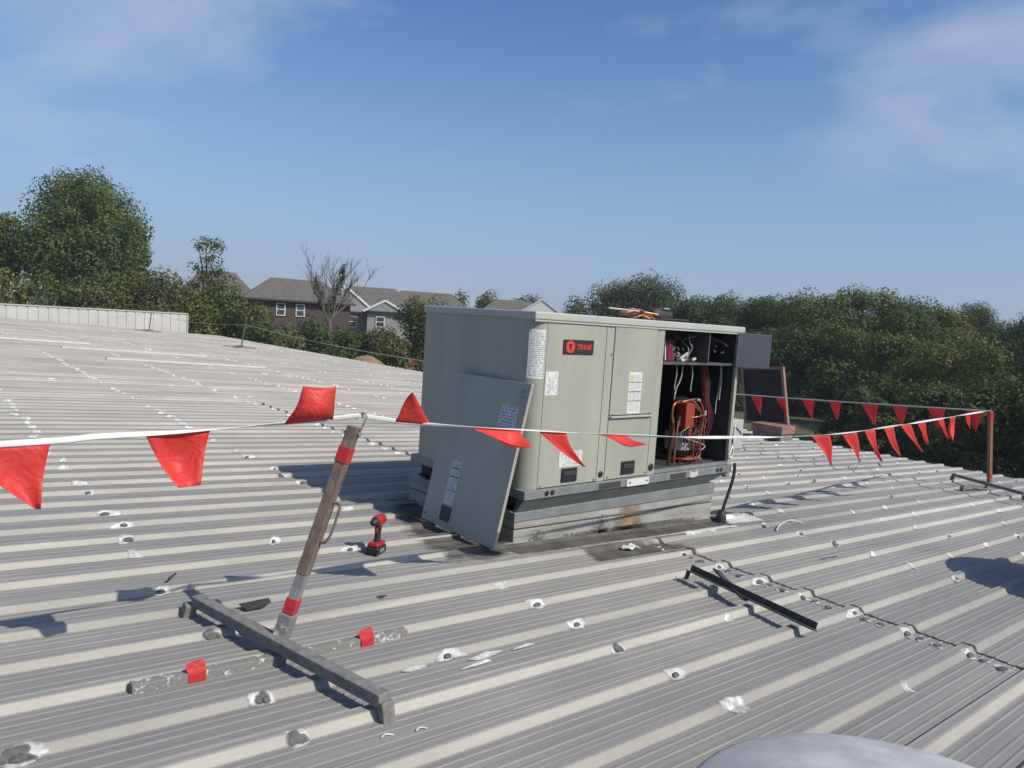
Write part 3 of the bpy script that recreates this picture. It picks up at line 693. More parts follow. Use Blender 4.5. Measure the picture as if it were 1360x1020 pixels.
sheet_box((UX0+0.02, UY0+0.07, RB+0.01), (UX1-0.1, UY1-0.03, UZ0-0.003), 'base_pan', M['inner'], unit, 0)
for x in (3.30, 5.22):                      # lifting holes, fork pockets, small plate and torn tag on the rail
    for dx in (0.0, 0.052):
        b = MB(); b.lathe([(0.018, 0), (0.018, 0.003), (0.012, 0.0035)], (x+dx, UY0-0.0185, UZ0-0.029), 16, Matrix.Rotation(PI/2, 3, 'X')); b.build('lifting_hole', M['black'], rl)
for (x0, x1) in ((3.80, 4.03), (4.60, 4.80)):
    b = MB(); b.box((x0, UY0-0.0195, RZ+0.006), (x1, UY0-0.0182, UZ0-0.012)); b.build('fork_pocket', M['gasket'], rl)
fsticker('rail_plate', 4.10, 4.345, RZ-0.002, UZ0-0.008, M['paper'], rl, UY0-0.0185)
for x in (4.13, 4.32):
    b = MB(); b.lathe([(0.007, 0), (0.007, 0.003)], (x, UY0-0.0205, UZ0-0.034), 10, Matrix.Rotation(PI/2, 3, 'X')); b.build('plate_bolt', M['black'], rl)
yy = UY0-0.0188; b = MB(); b.prism([(4.85, yy, RZ+0.002), (4.90, yy, RZ-0.002), (4.955, yy, RZ+0.006), (4.955, yy, UZ0-0.008), (4.905, yy, UZ0-0.024), (4.85, yy, UZ0-0.006)], (0, 0, 0), (0, -0.001, 0)); b.build('torn_tag', mat('cream_paper', (0.62, 0.58, 0.44), 0.8), rl)

# open compartment
OX0, OX1 = 4.421, 5.384; BY = 4.32
sheet_box((OX0+0.001, UY0+0.032, UZ0), (OX0+0.012, BY, UZ1-0.001), 'partition', M['inner'], unit, 0)
sheet_box((OX0+0.014, BY, UZ0), (UX1-0.027, BY+0.02, UZ1-0.001), 'partition', M['inner'], unit, 0)
sheet_box((UX1-0.040, UY0+0.034, UZ0+0.02), (UX1-0.027, BY-0.002, UZ1-0.001), 'partition', M['inner'], unit, 0)
b = MB(); b.box((OX0, UY0+0.004, UZ0+0.002), (OX1, UY0+0.040, UZ0+0.028)); b.build('sill', M['rail'], unit, 0.003)
sheet_box((OX0+0.016, UY0+0.042, UZ0+0.002), (UX1-0.042, BY-0.002, UZ0+0.014), 'compartment_floor', M['inner_metal'], unit, 0)
shelf = sheet_box((OX0+0.016, UY0+0.012, -0.268), (OX1-0.035, BY-0.002, -0.250), 'shelf', M['inner_metal'], unit, 0.002)
sheet_box((5.000, UY0+0.015, -0.2485), (5.014, BY-0.004, UZ1-0.003), 'divider', M['inner_metal'], unit, 0.002)
sheet_box((OX0+0.016, UY0+0.33, -0.249), (4.996, UY0+0.345, UZ1-0.003), 'control_backplate', mat('dim_plate', (0.13, 0.14, 0.138), 0.6), unit, 0)
# control parts standing on the shelf
rngC = random.Random(21)
yb = UY0+0.329
for (x0, x1, z0, z1, d, m) in ((4.60, 4.70, -0.16, -0.06, 0.07, 'black'), (4.73, 4.86, -0.20, -0.08, 0.08, 'inner_metal'), (4.88, 4.97, -0.15, -0.05, 0.06, 'black'), (4.74, 4.82, -0.07, -0.02, 0.05, 'black'), (4.62, 4.69, -0.245, -0.19, 0.07, 'silver'), (4.90, 4.98, -0.247, -0.20, 0.06, 'inner_metal')):
    b = MB(); b.box((x0, yb-d, z0), (x1, yb, z1)); o = b.build('control_module', M[m], unit, 0.003)
    for k in range(3):
        b = MB(); xs_ = x0+(x1-x0)*(k+0.5)/3; b.lathe([(0.006, 0), (0.006, 0.004)], (xs_, yb-d-0.0002, z1-0.015), 8, Matrix.Rotation(PI/2, 3, 'X')); b.build('terminal_screw', M['silver'], o)
for (x, y, z, l, a, t) in ((4.66, 3.66, -0.235, 0.05, 0.4, 0.2), (4.75, 3.63, -0.225, 0.10, -0.7, 0.5), (4.80, 3.66, -0.24, 0.07, 0.1, 0.1), (4.70, 3.70, -0.19, 0.09, -1.0, 0.7), (4.92, 3.64, -0.235, 0.05, 0.2, 0.3)):
    b = MB(); d = Vector((math.cos(a)*math.cos(t), 0.3*math.sin(a), math.sin(t)))*l
    b.bar((x, y, z), Vector((x, y, z))+d, 0.022, 0.018); b.build('loose_connector', M['scrap_white' if rngC.random() < 0.7 else 'silver'], unit, 0.003)
sticker('wiring_card', [(4.612, 3.645, -0.240), (4.646, 3.610, -0.240), (4.622, 3.610, -0.120), (4.592, 3.645, -0.105)], M['pink'], unit, 0.002)
sticker('wiring_card', [(4.588, 3.650, -0.240), (4.604, 3.652, -0.240), (4.584, 3.652, -0.100), (4.570, 3.650, -0.095)], M['paper'], unit, 0.002)
def wire(pts, r, m, name='wire'):
    b = MB(); b.tube(smooth_path(pts, 6), r, 6); return b.build(name, M[m], unit)
for i in range(9):                          # tangle in the upper compartments
    x = rngC.uniform(4.62, 4.95); pts = [(x+rngC.uniform(-.06, .06), 3.62+rngC.uniform(0, .12), z+rngC.uniform(-.02, .02)) for z in (-0.03, -0.09, -0.15, -0.22)]
    wire(pts, 0.0035, rngC.choice(['wire_p', 'wire_r', 'copper', 'wire_w', 'wire_p']))
b = MB(); b.box((5.06, 3.75, -0.21), (5.34, 3.95, -0.03)); b.build('transformer', M['black'], unit, 0.006)
for i in range(9):
    pts = [(rngC.uniform(5.05, 5.35), 3.60+rngC.uniform(0, .12), -0.10+rngC.uniform(-.05, .06)) for _ in range(4)]; pts.sort(key=lambda p: p[0])
    wire(pts, 0.0032, rngC.choice(['wire_w', 'wire_p', 'silver', 'wire_p']))
for i in range(26):                         # relays, plugs and loose ends crowded above the shelf
    x = rngC.uniform(4.64, 4.99); y = rngC.uniform(3.60, 3.78); z = -0.245+0.10*rngC.random()**2; a = rngC.uniform(0, 3); l = rngC.uniform(0.02, 0.06)
    b = MB(); b.bar((x, y, z), (x+l*math.cos(a), y+0.3*l*math.sin(a), z+l*rngC.uniform(-.1, .9)), rngC.uniform(0.008, 0.022), rngC.uniform(0.008, 0.018)); b.build('loose_connector', M[rngC.choice(['silver', 'silver', 'scrap_white', 'inner_metal', 'black', 'copper', 'wire_r'])], unit, 0.002)
for i in range(10):
    x = rngC.uniform(5.05, 5.34); b = MB(); z = rngC.uniform(-0.24, -0.06); y = rngC.uniform(3.60, 3.72); b.bar((x, y, z), (x+rngC.uniform(-.04, .04), y, z+rngC.uniform(-.02, .04)), 0.014, 0.012); b.build('loose_connector', M[rngC.choice(['silver', 'black', 'inner_metal'])], unit, 0.002)
# compressor
CX, CY = 5.075, 3.83
comp = empty('compressor', (CX, CY, UZ0+0.014)); comp.parent = unit; comp.matrix_parent_inverse = Matrix.Translation(-Vector(unit.location))
comp.location = (CX, CY, UZ0+0.014)
def world_loc(o):                            # compressor keeps world coordinates through its parent inverse
    return Vector(o.location) if o.type == 'EMPTY' else Vector((0, 0, 0))
zb0 = UZ0+0.06
b = MB(); b.lathe([(0.10, zb0), (0.108, zb0+0.02), (0.108, zb0+0.40), (0.102, zb0+0.44), (0.075, zb0+0.475), (0.03, zb0+0.49), (0.004, zb0+0.492)], (CX, CY, 0), 28); b.build('shell', M['comp'], comp)
b = MB(); b.lathe([(0.111, zb0+0.05), (0.111, zb0+0.20)], (CX, CY, 0), 28)
o = b.build('white_wrap_label', mat('compressor_label', (0.62, 0.63, 0.66), 0.45, col2=(0.12, 0.12, 0.13), vscale=28, ramp=(0.60, 0.64), stretch=(1, 1, 2.5)), comp)
b = MB(); b.box((4.915, CY-0.185, zb0+0.25), (5.035, CY-0.085, zb0+0.46)); b.build('terminal_cover', M['orange'], comp, 0.010, 3)
b = MB(); b.box((4.985, CY-0.175, zb0+0.12), (5.030, CY-0.118, zb0+0.249)); b.build('terminal_drop', M['orange'], comp, 0.008)
b = MB(); b.box((CX-0.175, CY-0.135, zb0+0.27), (CX-0.125, CY-0.125, zb0+0.35)); b.build('data_plate', M['silver'], comp, 0.002)
b = MB(); b.box((CX-0.13, CY-0.15, UZ0+0.030), (CX+0.13, CY+0.13, UZ0+0.044)); b.build('foot_plate', M['redpaint'], comp, 0.004)
for dx, dy in ((-0.1, -0.12), (0.1, -0.12), (-0.1, 0.1), (0.1, 0.1)):
    b = MB(); b.lathe([(0.022, UZ0+0.0145), (0.018, UZ0+0.030)], (CX+dx, CY+dy, 0), 12); b.build('rubber_foot', M['redpaint' if dy < 0 else 'black'], comp)
def pipe(pts, r=0.0095): 
    b = MB(); b.tube(smooth_path(pts, 8), r, 10); return b.build('copper_pipe', M['copper'], unit)
pipe([(4.80, 3.70, UZ0+0.02), (4.80, 3.70, -0.90), (4.80, 3.70, -0.66), (4.82, 3.70, -0.60), (4.88, 3.71, -0.585), (4.98, 3.74, -0.585)], 0.012)
pipe([(4.98, 3.74, -0.585), (5.08, 3.72, -0.58), (5.14, 3.70, -0.63), (5.17, 3.69, -0.70), (5.15, 3.68, -0.88), (5.12, 3.66, -1.02), (5.10, 3.66, -1.05), (4.95, 3.67, -1.055)], 0.010)
pipe([(5.05, 3.66, -0.62), (5.12, 3.66, -0.66), (5.19, 3.67, -0.66), (5.22, 3.70, -0.72), (5.24, 3.70, -0.80)], 0.006)
pipe([(4.76, 3.66, UZ0+0.02), (4.765, 3.66, -0.95), (4.79, 3.67, -0.80), (4.78, 3.68, -0.70)], 0.016)
pipe([(5.19, 3.75, UZ0+0.02), (5.20, 3.75, -0.90), (5.19, 3.75, -0.72)], 0.011)
pipe([(5.24, 3.80, UZ0+0.03), (5.25, 3.80, -0.85), (5.27, 3.80, -0.66)], 0.009)
pipe([(4.95, 3.67, -0.72), (5.05, 3.63, -0.70), (5.15, 3.64, -0.69)], 0.006)
pipe([(4.84, 3.64, -0.575), (4.92, 3.63, -0.560), (5.02, 3.64, -0.555), (5.10, 3.65, -0.585), (5.155, 3.655, -0.66), (5.17, 3.66, -0.76), (5.13, 3.65, -0.93), (5.13, 3.65, UZ0+0.03)], 0.0085)
pipe([(4.77, 3.62, UZ0+0.03), (4.775, 3.62, -0.85), (4.80, 3.63, -0.72)], 0.010)
pipe([(4.86, 3.61, -1.035), (4.95, 3.60, -1.045), (5.06, 3.605, -1.04), (5.095, 3.61, -1.0), (5.10, 3.62, -0.86)], 0.0075)
pipe([(5.16, 3.68, -0.80), (5.22, 3.69, -0.80), (5.30, 3.72, -0.81)], 0.0075)
pipe([(5.21, 3.66, -0.99), (5.215, 3.67, -0.86), (5.235, 3.68, -0.72)], 0.0065)
for (p_, q_) in (((5.005, 3.625, -0.556), (5.055, 3.63, -0.563)), ((5.12, 3.645, -0.90), (5.125, 3.645, -0.86)), ((5.19, 3.66, -0.70), (5.20, 3.665, -0.66))):
    b = MB(); b.tube([p_, q_], 0.013, 10); b.build('pipe_coupling', M['silver'], unit)
for i in range(8):                           # thin tangle in front of the compressor
    pts = [(rngC.uniform(4.86, 5.16), rngC.uniform(3.60, 3.66), z+rngC.uniform(-.03, .03)) for z in (-0.80, -0.87, -0.93, -0.99)]
    wire(pts, 0.0032, rngC.choice(['wire_p', 'wire_w', 'copper', 'wire_p']))
for i in range(12):                          # dark harness falling from the shelf
    dx = rngC.uniform(-0.03, 0.03); dy = rngC.uniform(-0.03, 0.03)
    wire([(5.20+dx, 3.72+dy, -0.27), (5.22+dx*1.5, 3.70+dy, -0.42), (5.24+dx, 3.70+dy, -0.56), (5.27+dx*2, 3.70+dy*2, -0.70), (5.24+dx*3, 3.70+dy*2, -0.82+rngC.uniform(-.08, .05))], rngC.uniform(0.003, 0.006), rngC.choice(['wire_p', 'wire_p', 'wire_r', 'wire_p', 'wire_w', 'copper']))
for (x, y, l, c) in ((5.335, 3.64, 0.30, 0.01), (5.355, 3.66, 0.42, -0.02), (4.70, 3.62, 0.20, 0.0), (4.90, 3.62, 0.22, 0.01), (4.80, 3.63, 0.28, -0.07), (4.81, 3.64, 0.24, -0.06)):
    wire([(x, y, -0.268), (x+c*0.4, y-0.01, -0.268-l*0.4), (x+c, y, -0.268-l*0.75), (x+c*1.1, y, -0.268-l)], 0.0045, 'wire_w')
for i in range(14):                          # scraps on the compartment floor
    x = rngC.uniform(4.75, 5.3); y = rngC.uniform(3.60, 3.75); b = MB(); a = rngC.uniform(0, 3)
    b.bar((x, y, UZ0+0.022), (x+0.05*math.cos(a), y+0.03*math.sin(a), UZ0+0.022+rngC.uniform(0, .015)), 0.009, 0.008); b.build('floor_scrap', M[rngC.choice(['silver', 'copper', 'scrap_white', 'wire_p'])], unit)
# control box door swung open to the right
H0 = Vector((5.335, 3.508, 0)); dirn = Vector((0.78, -0.625, 0)); nrm = Vector((-0.625, -0.78, 0))
b = MB(); MD = Matrix(((dirn.x, -nrm.x, 0, H0.x), (dirn.y, -nrm.y, 0, H0.y), (0, 0, 1, 0), (0, 0, 0, 1)))
b.box((0, 0, -0.274), (0.285, 0.012, 0.007), MD); dr = b.build('control_box_door', M['grey_door'], unit, 0.003)
for z in (-0.04, -0.06, -0.18, -0.21):
    b = MB(); b.lathe([(0.005, 0), (0.004, 0.004)], MD @ Vector((0.012, -0.0005, z)), 8, MD.to_3x3() @ Matrix.Rotation(PI/2, 3, 'X')); b.build('rivet', M['silver'], dr)
b = MB(); b.lathe([(0.005, 0), (0.004, 0.004)], MD @ Vector((0.13, -0.0005, -0.022)), 8, MD.to_3x3() @ Matrix.Rotation(PI/2, 3, 'X')); b.build('rivet', M['silver'], dr)
# disconnect box and conduit on the right side
b = MB(); b.box((UX1+0.002, 3.56, -1.00), (UX1+0.20, 3.70, -0.735)); db = b.build('disconnect_box', M['switch'], unit, 0.006)
b = MB(); b.box((UX1+0.015, 3.550, -0.985), (UX1+0.185, 3.5595, -0.750)); b.build('box_cover', M['switch'], db, 0.003)
b = MB(); b.tube(smooth_path([(UX1+0.06, 3.548, -0.79), (UX1+0.13, 3.542, -0.83), (UX1+0.16, 3.548, -0.86)], 5), 0.004, 6); b.build('switch_handle', M['gasket'], db)
b = MB(); b.tube([(UX1+0.10, 3.63, -1.001), (UX1+0.10, 3.63, -1.24)], 0.035, 12); b.build('conduit', M['galvpole'], unit)
b = MB(); b.tube(smooth_path([(UX1+0.012, 3.49, -1.09), (UX1+0.010, 3.485, -1.17), (UX1-0.02, 3.485, -1.28), (UX1-0.085, 3.49, -1.44), (UX1-0.130, 3.49, -1.60)], 6), 0.013, 12); b.build('conduit', M['conduit'], unit)
# boot where the conduit enters the roof
b = MB(); bx, by = UX1-0.118, 3.49; b.lathe([(0.048, rz(bx)+0.004), (0.044, rz(bx)+0.05), (0.034, rz(bx)+0.085), (0.024, rz(bx)+0.11)], (bx, by, 0), 14)
tag(b.build('pipe_boot', M['conduit']), 'black rubber boot sealing a conduit into the roof beside the unit curb', 'pipe boot')

# curb under the unit
curb = thing('roof_curb', 'stained galvanised curb carrying the air conditioning unit above the ribbed roof', 'curb', (4.2, 4.1, rz(4.2)))
CXa, CXb, CYa, CYb = 3.075, 5.245, 3.560, 4.84; CT = RB-0.003
def wall_strip(z0f, z1f, out, name, m, bev=0.003):
    """four-sided band around the curb, between fractions of its height"""
    b = MB(); t = 0.03
    for (xa, xb, ya, yb_) in ((CXa-out, CXb+out, CYa-out, CYa+t), (CXa-out, CXb+out, CYb-t, CYb+out), (CXa-out, CXa+t, CYa+t+0.001, CYb-t-0.001), (CXb-t, CXb+out, CYa+t+0.001, CYb-t-0.001)):
        def zz(x, f): return CT + (rz(x)+0.002-CT)*f
        b.add([(xa, ya, zz(xa, z1f)), (xb, ya, zz(xb, z1f)), (xb, yb_, zz(xb, z1f)), (xa, yb_, zz(xa, z1f)), (xa, ya, zz(xa, z0f)), (xb, ya, zz(xb, z0f)), (xb, yb_, zz(xb, z0f)), (xa, yb_, zz(xa, z0f))],
              [(0, 3, 2, 1), (4, 5, 6, 7), (0, 1, 5, 4), (1, 2, 6, 5), (2, 3, 7, 6), (3, 0, 4, 7)])
    return b.build(name, m, curb, bev)
wall_strip(0.0, 0.26, 0.012, 'top_flange', M['rail'])
wall_strip(0.262, 0.47, 0.004, 'upper_band', M['curb'])
wall_strip(0.472, 0.52, -0.004, 'seam_line', mat('shadow_joint', (0.14, 0.14, 0.13), 0.7))
wall_strip(0.522, 1.0, 0.002, 'lower_band', M['curb'])
def stain(x0, x1, zf0, zf1, m, name, fx, fz):
    b = MB(); fd = []; nx, nz = 10, 8
    for i in range(nx+1):
        for j in range(nz+1):
            x = x0+(x1-x0)*i/nx; f = zf0+(zf1-zf0)*j/nz; b.v.append((x, CYa-0.0065, CT+(rz(x)+0.002-CT)*f)); e = min(i, nx-i)/nx*2; g_ = min(j, nz-j*0.0)/nz; fd.append(min(1, e*fx)*min(1, 0.35+g_*fz))
    for i in range(nx):
        for j in range(nz): b.f.append((i*(nz+1)+j, (i+1)*(nz+1)+j, (i+1)*(nz+1)+j+1, i*(nz+1)+j+1)); b.smooth.append(False)
    o = b.build(name, m, curb); set_fade(o.data, fd)
stain(3.98, 4.42, 0.10, 0.99, M['ruststain'], 'rust_streak', 0.75, 0.9)
stain(3.15, 3.40, 0.55, 0.99, M['smudge'], 'dark_streak', 0.5, 0.9); stain(3.75, 4.06, 0.40, 0.99, M['smudge'], 'dark_streak', 0.5, 0.8)
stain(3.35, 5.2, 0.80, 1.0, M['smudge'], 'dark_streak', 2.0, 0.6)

# ------------------------------------------------------------------ removed panel leaning on the unit
lp = thing('leaning_panel', 'removed grey cabinet panel with stickers leaning against the unit beside the red driver', 'panel', (2.84, 3.88, rz(2.84)))
A0 = Vector((2.862, 3.470, rz(2.862)+0.029)); A1 = Vector((2.850, 4.285, rz(2.850)+0.029)); T0 = Vector((3.092, 3.512, -0.405))
ax = (A1-A0).normalized(); up = (T0-A0); up = (up - ax*up.dot(ax)); HP = up.length; up.normalize(); nn = up.cross(ax).normalized()
if nn.x > 0: nn = -nn
WP = (A1-A0).length
def LP(u, v, t=0.0): return A0 + ax*u + up*v + nn*t
b = MB(); MP = Matrix(((ax.x, up.x, nn.x, A0.x), (ax.y, up.y, nn.y, A0.y), (ax.z, up.z, nn.z, A0.z), (0, 0, 0, 1)))
b.box((0, 0, 0), (WP, HP, 0.024), MP); b.build('panel_sheet', M['paint'], lp, 0.004)
def lsticker(name, u0, u1, v0, v1, m): return sticker(name, [LP(u1, v0, 0.0245), LP(u0, v0, 0.0245), LP(u0, v1, 0.0245), LP(u1, v1, 0.0245)], m, lp)
lsticker('sticker', 0.065, 0.235, HP-0.30, HP-0.16, print_material('panel_notice', paper=(0.50, 0.50, 0.51), rows=7, words=7, seed=12, density=0.48))
s_ = lsticker('sticker', 0.50, 0.605, 0.16, 0.46, print_material('panel_warning', paper=(0.50, 0.50, 0.51), rows=30, words=8, seed=15, density=0.47))
for v in (0.41, 0.35, 0.255): lsticker('rule', 0.502, 0.603, v-0.003, v+0.003, M['gasket'])
b = MB(); b.box((0.50, 0.045, 0.0245), (0.605, 0.145, 0.034), MP); b.build('handle', M['black'], lp, 0.006)
b = MB(); b.lathe([(0.026, 0), (0.026, 0.003), (0.018, 0.003)], LP(0.055, HP-0.075, 0.0245), 16, MP.to_3x3()); b.build('hole_plug', M['rail'], lp)
b = MB(); b.lathe([(0.008, 0), (0.006, 0.004)], LP(WP-0.04, 0.05, 0.0245), 10, MP.to_3x3()); b.build('screw', M['gasket'], lp)

# ------------------------------------------------------------------ copper scraps on the lid
cs = thing('copper_scrap_pile', 'tangle of old copper pipe pieces lying on top of the unit', 'scrap', (4.5, 3.85, UZ1+0.052))
zl = UZ1+0.053
rngP = random.Random(4)
for i in range(10):
    x = 4.28+0.22*rngP.random(); y = 3.66+0.25*rngP.random(); a = rngP.uniform(-0.5, 0.5); L_ = rngP.uniform(0.12, 0.36); z = zl+0.012+0.055*rngP.random()
    p = [(x-L_/2*math.cos(a), y-L_/2*math.sin(a), z-rngP.uniform(0, .02)), (x, y+rngP.uniform(-.03, .03), z+rngP.uniform(0, .02)), (x+L_/2*math.cos(a), y+L_/2*math.sin(a), max(zl+0.01, z-rngP.uniform(0, .04)))]
    b = MB(); b.tube(smooth_path(p, 5), rngP.choice((0.006, 0.008, 0.011)), 8); b.build('copper_piece', M['copper'], cs)
b = MB(); b.tube([(4.02, 3.75, zl+0.068), (4.30, 3.70, zl+0.060)], 0.007, 8); b.build('copper_piece', M['silver'], cs)
sc = thing('dark_fitting_scrap', 'dark metal fitting lying on the unit lid beside the copper pieces', 'scrap', (4.85, 3.8, zl))
b = MB(); b.lathe([(0.035, 0), (0.05, 0.03), (0.05, 0.15), (0.03, 0.17), (0.03, 0.24)], (4.62, 3.85, zl+0.052), 16, Matrix.Rotation(PI/2, 3, 'Y')); b.build('fitting_body', M['scrap_dark'], sc)
b = MB(); b.box((4.72, 3.80, zl+0.096), (4.79, 3.86, zl+0.108)); b.build('fitting_tab', M['silver'], sc, 0.003)
b = MB(); b.tube(smooth_path([(4.60, 3.8, zl+0.01), (4.75, 3.72, zl+0.018), (4.95, 3.74, zl+0.02), (5.02, 3.8, zl+0.008)], 5), 0.008, 8); b.build('fitting_tube', M['scrap_dark'], sc)

# ------------------------------------------------------------------ pennant stand
def stand(name, label, base, top, yawb, group, rusty='rustpole', tape=True, scale=1.0, near=False):
    base, top = Vector(base), Vector(top)
    t = thing(name, label, 'stand', base, group)
    d = (top-base); L_ = d.length
    def P(f): return base.lerp(top, f)
    if near:
        b = MB(); b.bar(P(0.02), P(0.36), 0.040, 0.040, 0.9); b.build('lower_pole', M['galvpole'], t, 0.003)
        b = MB(); b.bar(P(0.30), P(1.0), 0.045, 0.045, 0.9); b.build('upper_pole', M[rusty], t, 0.003)
        b = MB(); b.bar(P(0.002), P(0.11), 0.056, 0.056, 0.9); b.build('socket', M['peelbar'], t, 0.004)
        b = MB(); b.bar(P(0.115), P(0.185), 0.047, 0.047, 0.9); b.build('red_tape_band', M['tape'], t, 0.003)
        b = MB(); b.bar(P(0.83), P(0.905), 0.051, 0.051, 0.9); b.build('red_tape_band', M['tape'], t, 0.003)
        # wire handle
        e = Vector((0.60, -0.80, 0)); hp = [P(0.46)+e*0.024, P(0.455)+e*0.045, P(0.50)+e*0.058, P(0.60)+e*0.058, P(0.635)+e*0.05, P(0.64)+e*0.024]
        b = MB(); b.tube(smooth_path(hp, 6), 0.0055, 8); b.build('wire_handle', M[rusty], t)
        # hook on top
        e = Vector((0.72, -0.69, 0)); hk = [P(0.955)+e*0.030, P(1.01)+e*0.032, P(1.045)+e*0.036, P(1.065)+e*0.022, P(1.06)+e*0.002, P(1.035)-e*0.004]
        b = MB(); b.tube(smooth_path(hk, 6), 0.0045, 8); b.build('hook', M['galvpole'], t)
        b = MB(); b.lathe([(0.009, 0), (0.007, 0.006)], P(0.965)+e*0.031, 8, Matrix.Rotation(PI/2, 3, 'X')); b.build('bolt', M['galvpole'], t)
    else:
        b = MB(); b.bar(P(0.0), P(1.0), 0.045*scale, 0.045*scale, 0.4); b.build('pole', M[rusty], t, 0.003)
        if tape:
            b = MB(); b.bar(P(0.88), P(0.99), 0.052*scale, 0.052*scale, 0.4); b.build('red_tape_band', M['tape'], t, 0.003)
            b = MB(); b.bar(P(0.13), P(0.19), 0.050*scale, 0.050*scale, 0.4); b.build('red_tape_band', M['tape'], t, 0.003)
    return t
NB = Vector((1.150, 2.690, rz(1.150)+0.085)); NT = Vector((1.385, 2.610, -0.465))
st = stand('pennant_stand', 'leaning rusty pole on a crossed bar base holding the near pennant line', NB, NT, 0, 'pennant line stands', near=True)
# crossed feet of the near stand
FA = RP(0.985, 3.22, 0.078); FB = RP(1.262, 2.075, 0.078)
b = MB(); b.bar(FA, FB, 0.050, 0.046); fb = b.build('cross_bar', M['greybar'], st, 0.004)
dd = (FB-FA).normalized()
b = MB(); b.bar(FB+dd*0.004, FB+dd*0.006+Vector((0.006, -0.012, -0.085)), 0.048, 0.040); b.build('bar_foot', M['greybar'], st, 0.004)
b = MB(); b.bar(FA-dd*0.004+Vector((-0.02, 0, -0.015)), FA-dd*0.01+Vector((-0.03, 0.005, -0.075)), 0.05, 0.05); b.build('bar_foot', M['greybar'], st, 0.004)
b = MB(); b.bar(RP(0.60, 2.645, 0.022), RP(1.70, 2.650, 0.022), 0.042, 0.034); b.build('long_bar', M['peelbar'], st, 0.003)
for (x, w) in ((0.815, 0.062), (1.50, 0.060)):
    b = MB(); b.box((-w/2, -0.026, -0.019), (w/2, 0.024, 0.0195), Matrix.Translation(RP(x, 2.6475, 0.0225))); o = b.build('red_tape_band', M['tape'], st, 0.003)
    b = MB(); q = RP(x, 2.6475, 0.045); b.add([(q.x-w/2, q.y-0.020, q.z-0.004), (q.x+w/2, q.y-0.020, q.z-0.003), (q.x+w/2-0.003, q.y-0.010, q.z+0.030), (q.x+0.012, q.y-0.009, q.z+0.036), (q.x-w/2-0.004, q.y-0.010, q.z+0.030), (q.x-w/2-0.008, q.y-0.014, q.z+0.014)], [(0, 1, 2, 3, 4, 5)]); b.build('tape_flap', M['tape'], st, solid=0.001)

def far_stand(label, bx, by, tx, ty, tz, group='pennant line stands', rusty='orangepole', tape=True, s=1.0):
    t = stand('pennant_stand', label, RP(bx, by, 0.05), (tx, ty, tz), 0, group, rusty, tape, s)
    b = MB(); b.bar(RP(bx-0.62, by+0.12, 0.06), RP(bx+0.55, by-0.10, 0.06), 0.045, 0.04); b.build('long_bar', M['greybar'], t, 0.003)
    b = MB(); b.bar(RP(bx-0.42, by-0.52, 0.10), RP(bx+0.28, by+0.55, 0.10), 0.045, 0.04); b.build('cross_bar', M['greybar'], t, 0.003)
    for e in (RP(bx-0.42, by-0.52, 0.05), RP(bx+0.28, by+0.55, 0.05), RP(bx-0.62, by+0.12, 0.03)):
        b = MB(); b.bar(e+Vector((0, 0, 0.03)), e+Vector((0, 0, -0.03)), 0.05, 0.05); b.build('bar_foot', M['greybar'], t, 0.003)
    return t
far_stand('upright orange rusty pole with red tape near the right hand eave', 11.28, 3.335, 11.13, 3.385, -0.80)
far_stand('thin far pole standing on the roof against the dark shrubs near the eave', 10.20, 28.72, 10.21, 28.35, -0.86, rusty='rustpole', tape=False, s=1.1)
far_stand('thin far pole standing on the roof in front of the pale corrugated wall', 9.38, 39.1, 9.46, 39.1, -0.84, rusty='rustpole', tape=False, s=1.1)

# ------------------------------------------------------------------ pennant lines
def ribbon(pts, w, t, twist, name, m, parent, seg=8):
    """flat twisted tape with thickness"""
    pts = [Vector(p) for p in pts]; n = len(pts); b = MB(); vv = []; acc = 0
    for i, p in enumerate(pts):
        d = (pts[min(i+1, n-1)]-pts[max(i-1, 0)]).normalized(); s_ = d.cross(Vector((0, 0, 1))).normalized(); u_ = s_.cross(d)
        if i: acc += (pts[i]-pts[i-1]).length
        a = twist(acc); e1 = s_*math.cos(a)+u_*math.sin(a); e2 = u_*math.cos(a)-s_*math.sin(a)
        for k in range(seg):
            q = 2*PI*k/seg; vv.append(p+e1*(w/2*math.cos(q))+e2*(t/2*math.sin(q)))
    fs = [(i*seg+k, i*seg+(k+1) % seg, (i+1)*seg+(k+1) % seg, (i+1)*seg+k) for i in range(n-1) for k in range(seg)]
    b.add(vv, fs, True); b.add(vv[:seg], [tuple(range(seg))]); b.add(vv[-seg:], [tuple(range(seg))])
    return b.build(name, m, parent)
rngK = random.Random(17)
def pennant(A, B, T, parent, blunt=0.04, bulge=0.02, side=0.0, m='film', nu=7, nv=10, wav=1.0, droop=0.0):
    """three-cornered plastic flag: A-B on the cord, T the free tip; bulge pushes the sheet out of its plane"""
    A, B, T = Vector(A), Vector(B), Vector(T); n = (B-A).cross(T-A); n = n.normalized() if n.length > 1e-6 else Vector((0, -1, 0))
    e = (B-A); vv = []; fs = []; ph = rngK.uniform(0, 6)
    for j in range(nv+1):
        v = j/nv; L_ = A.lerp(T-e*blunt*0.5, v); R_ = B.lerp(T+e*blunt*0.5, v)
        bow = side*math.sin(PI*v)
        for i in range(nu+1):
            u = i/nu; p = L_.lerp(R_, u) + e*bow
            p += n*(bulge*math.sin(PI*v*0.9)*(math.sin(PI*u)+0.25) + wav*0.010*v*math.sin(5*v+3.2*u+ph)) - Vector((0, 0, droop*math.sin(PI*v)))
            vv.append(p)
    fs = [(j*(nu+1)+i, j*(nu+1)+i+1, (j+1)*(nu+1)+i+1, (j+1)*(nu+1)+i) for j in range(nv) for i in range(nu)]
    b = MB(); b.add(vv, fs, True); return b.build('pennant', M[m], parent, solid=0.0008)

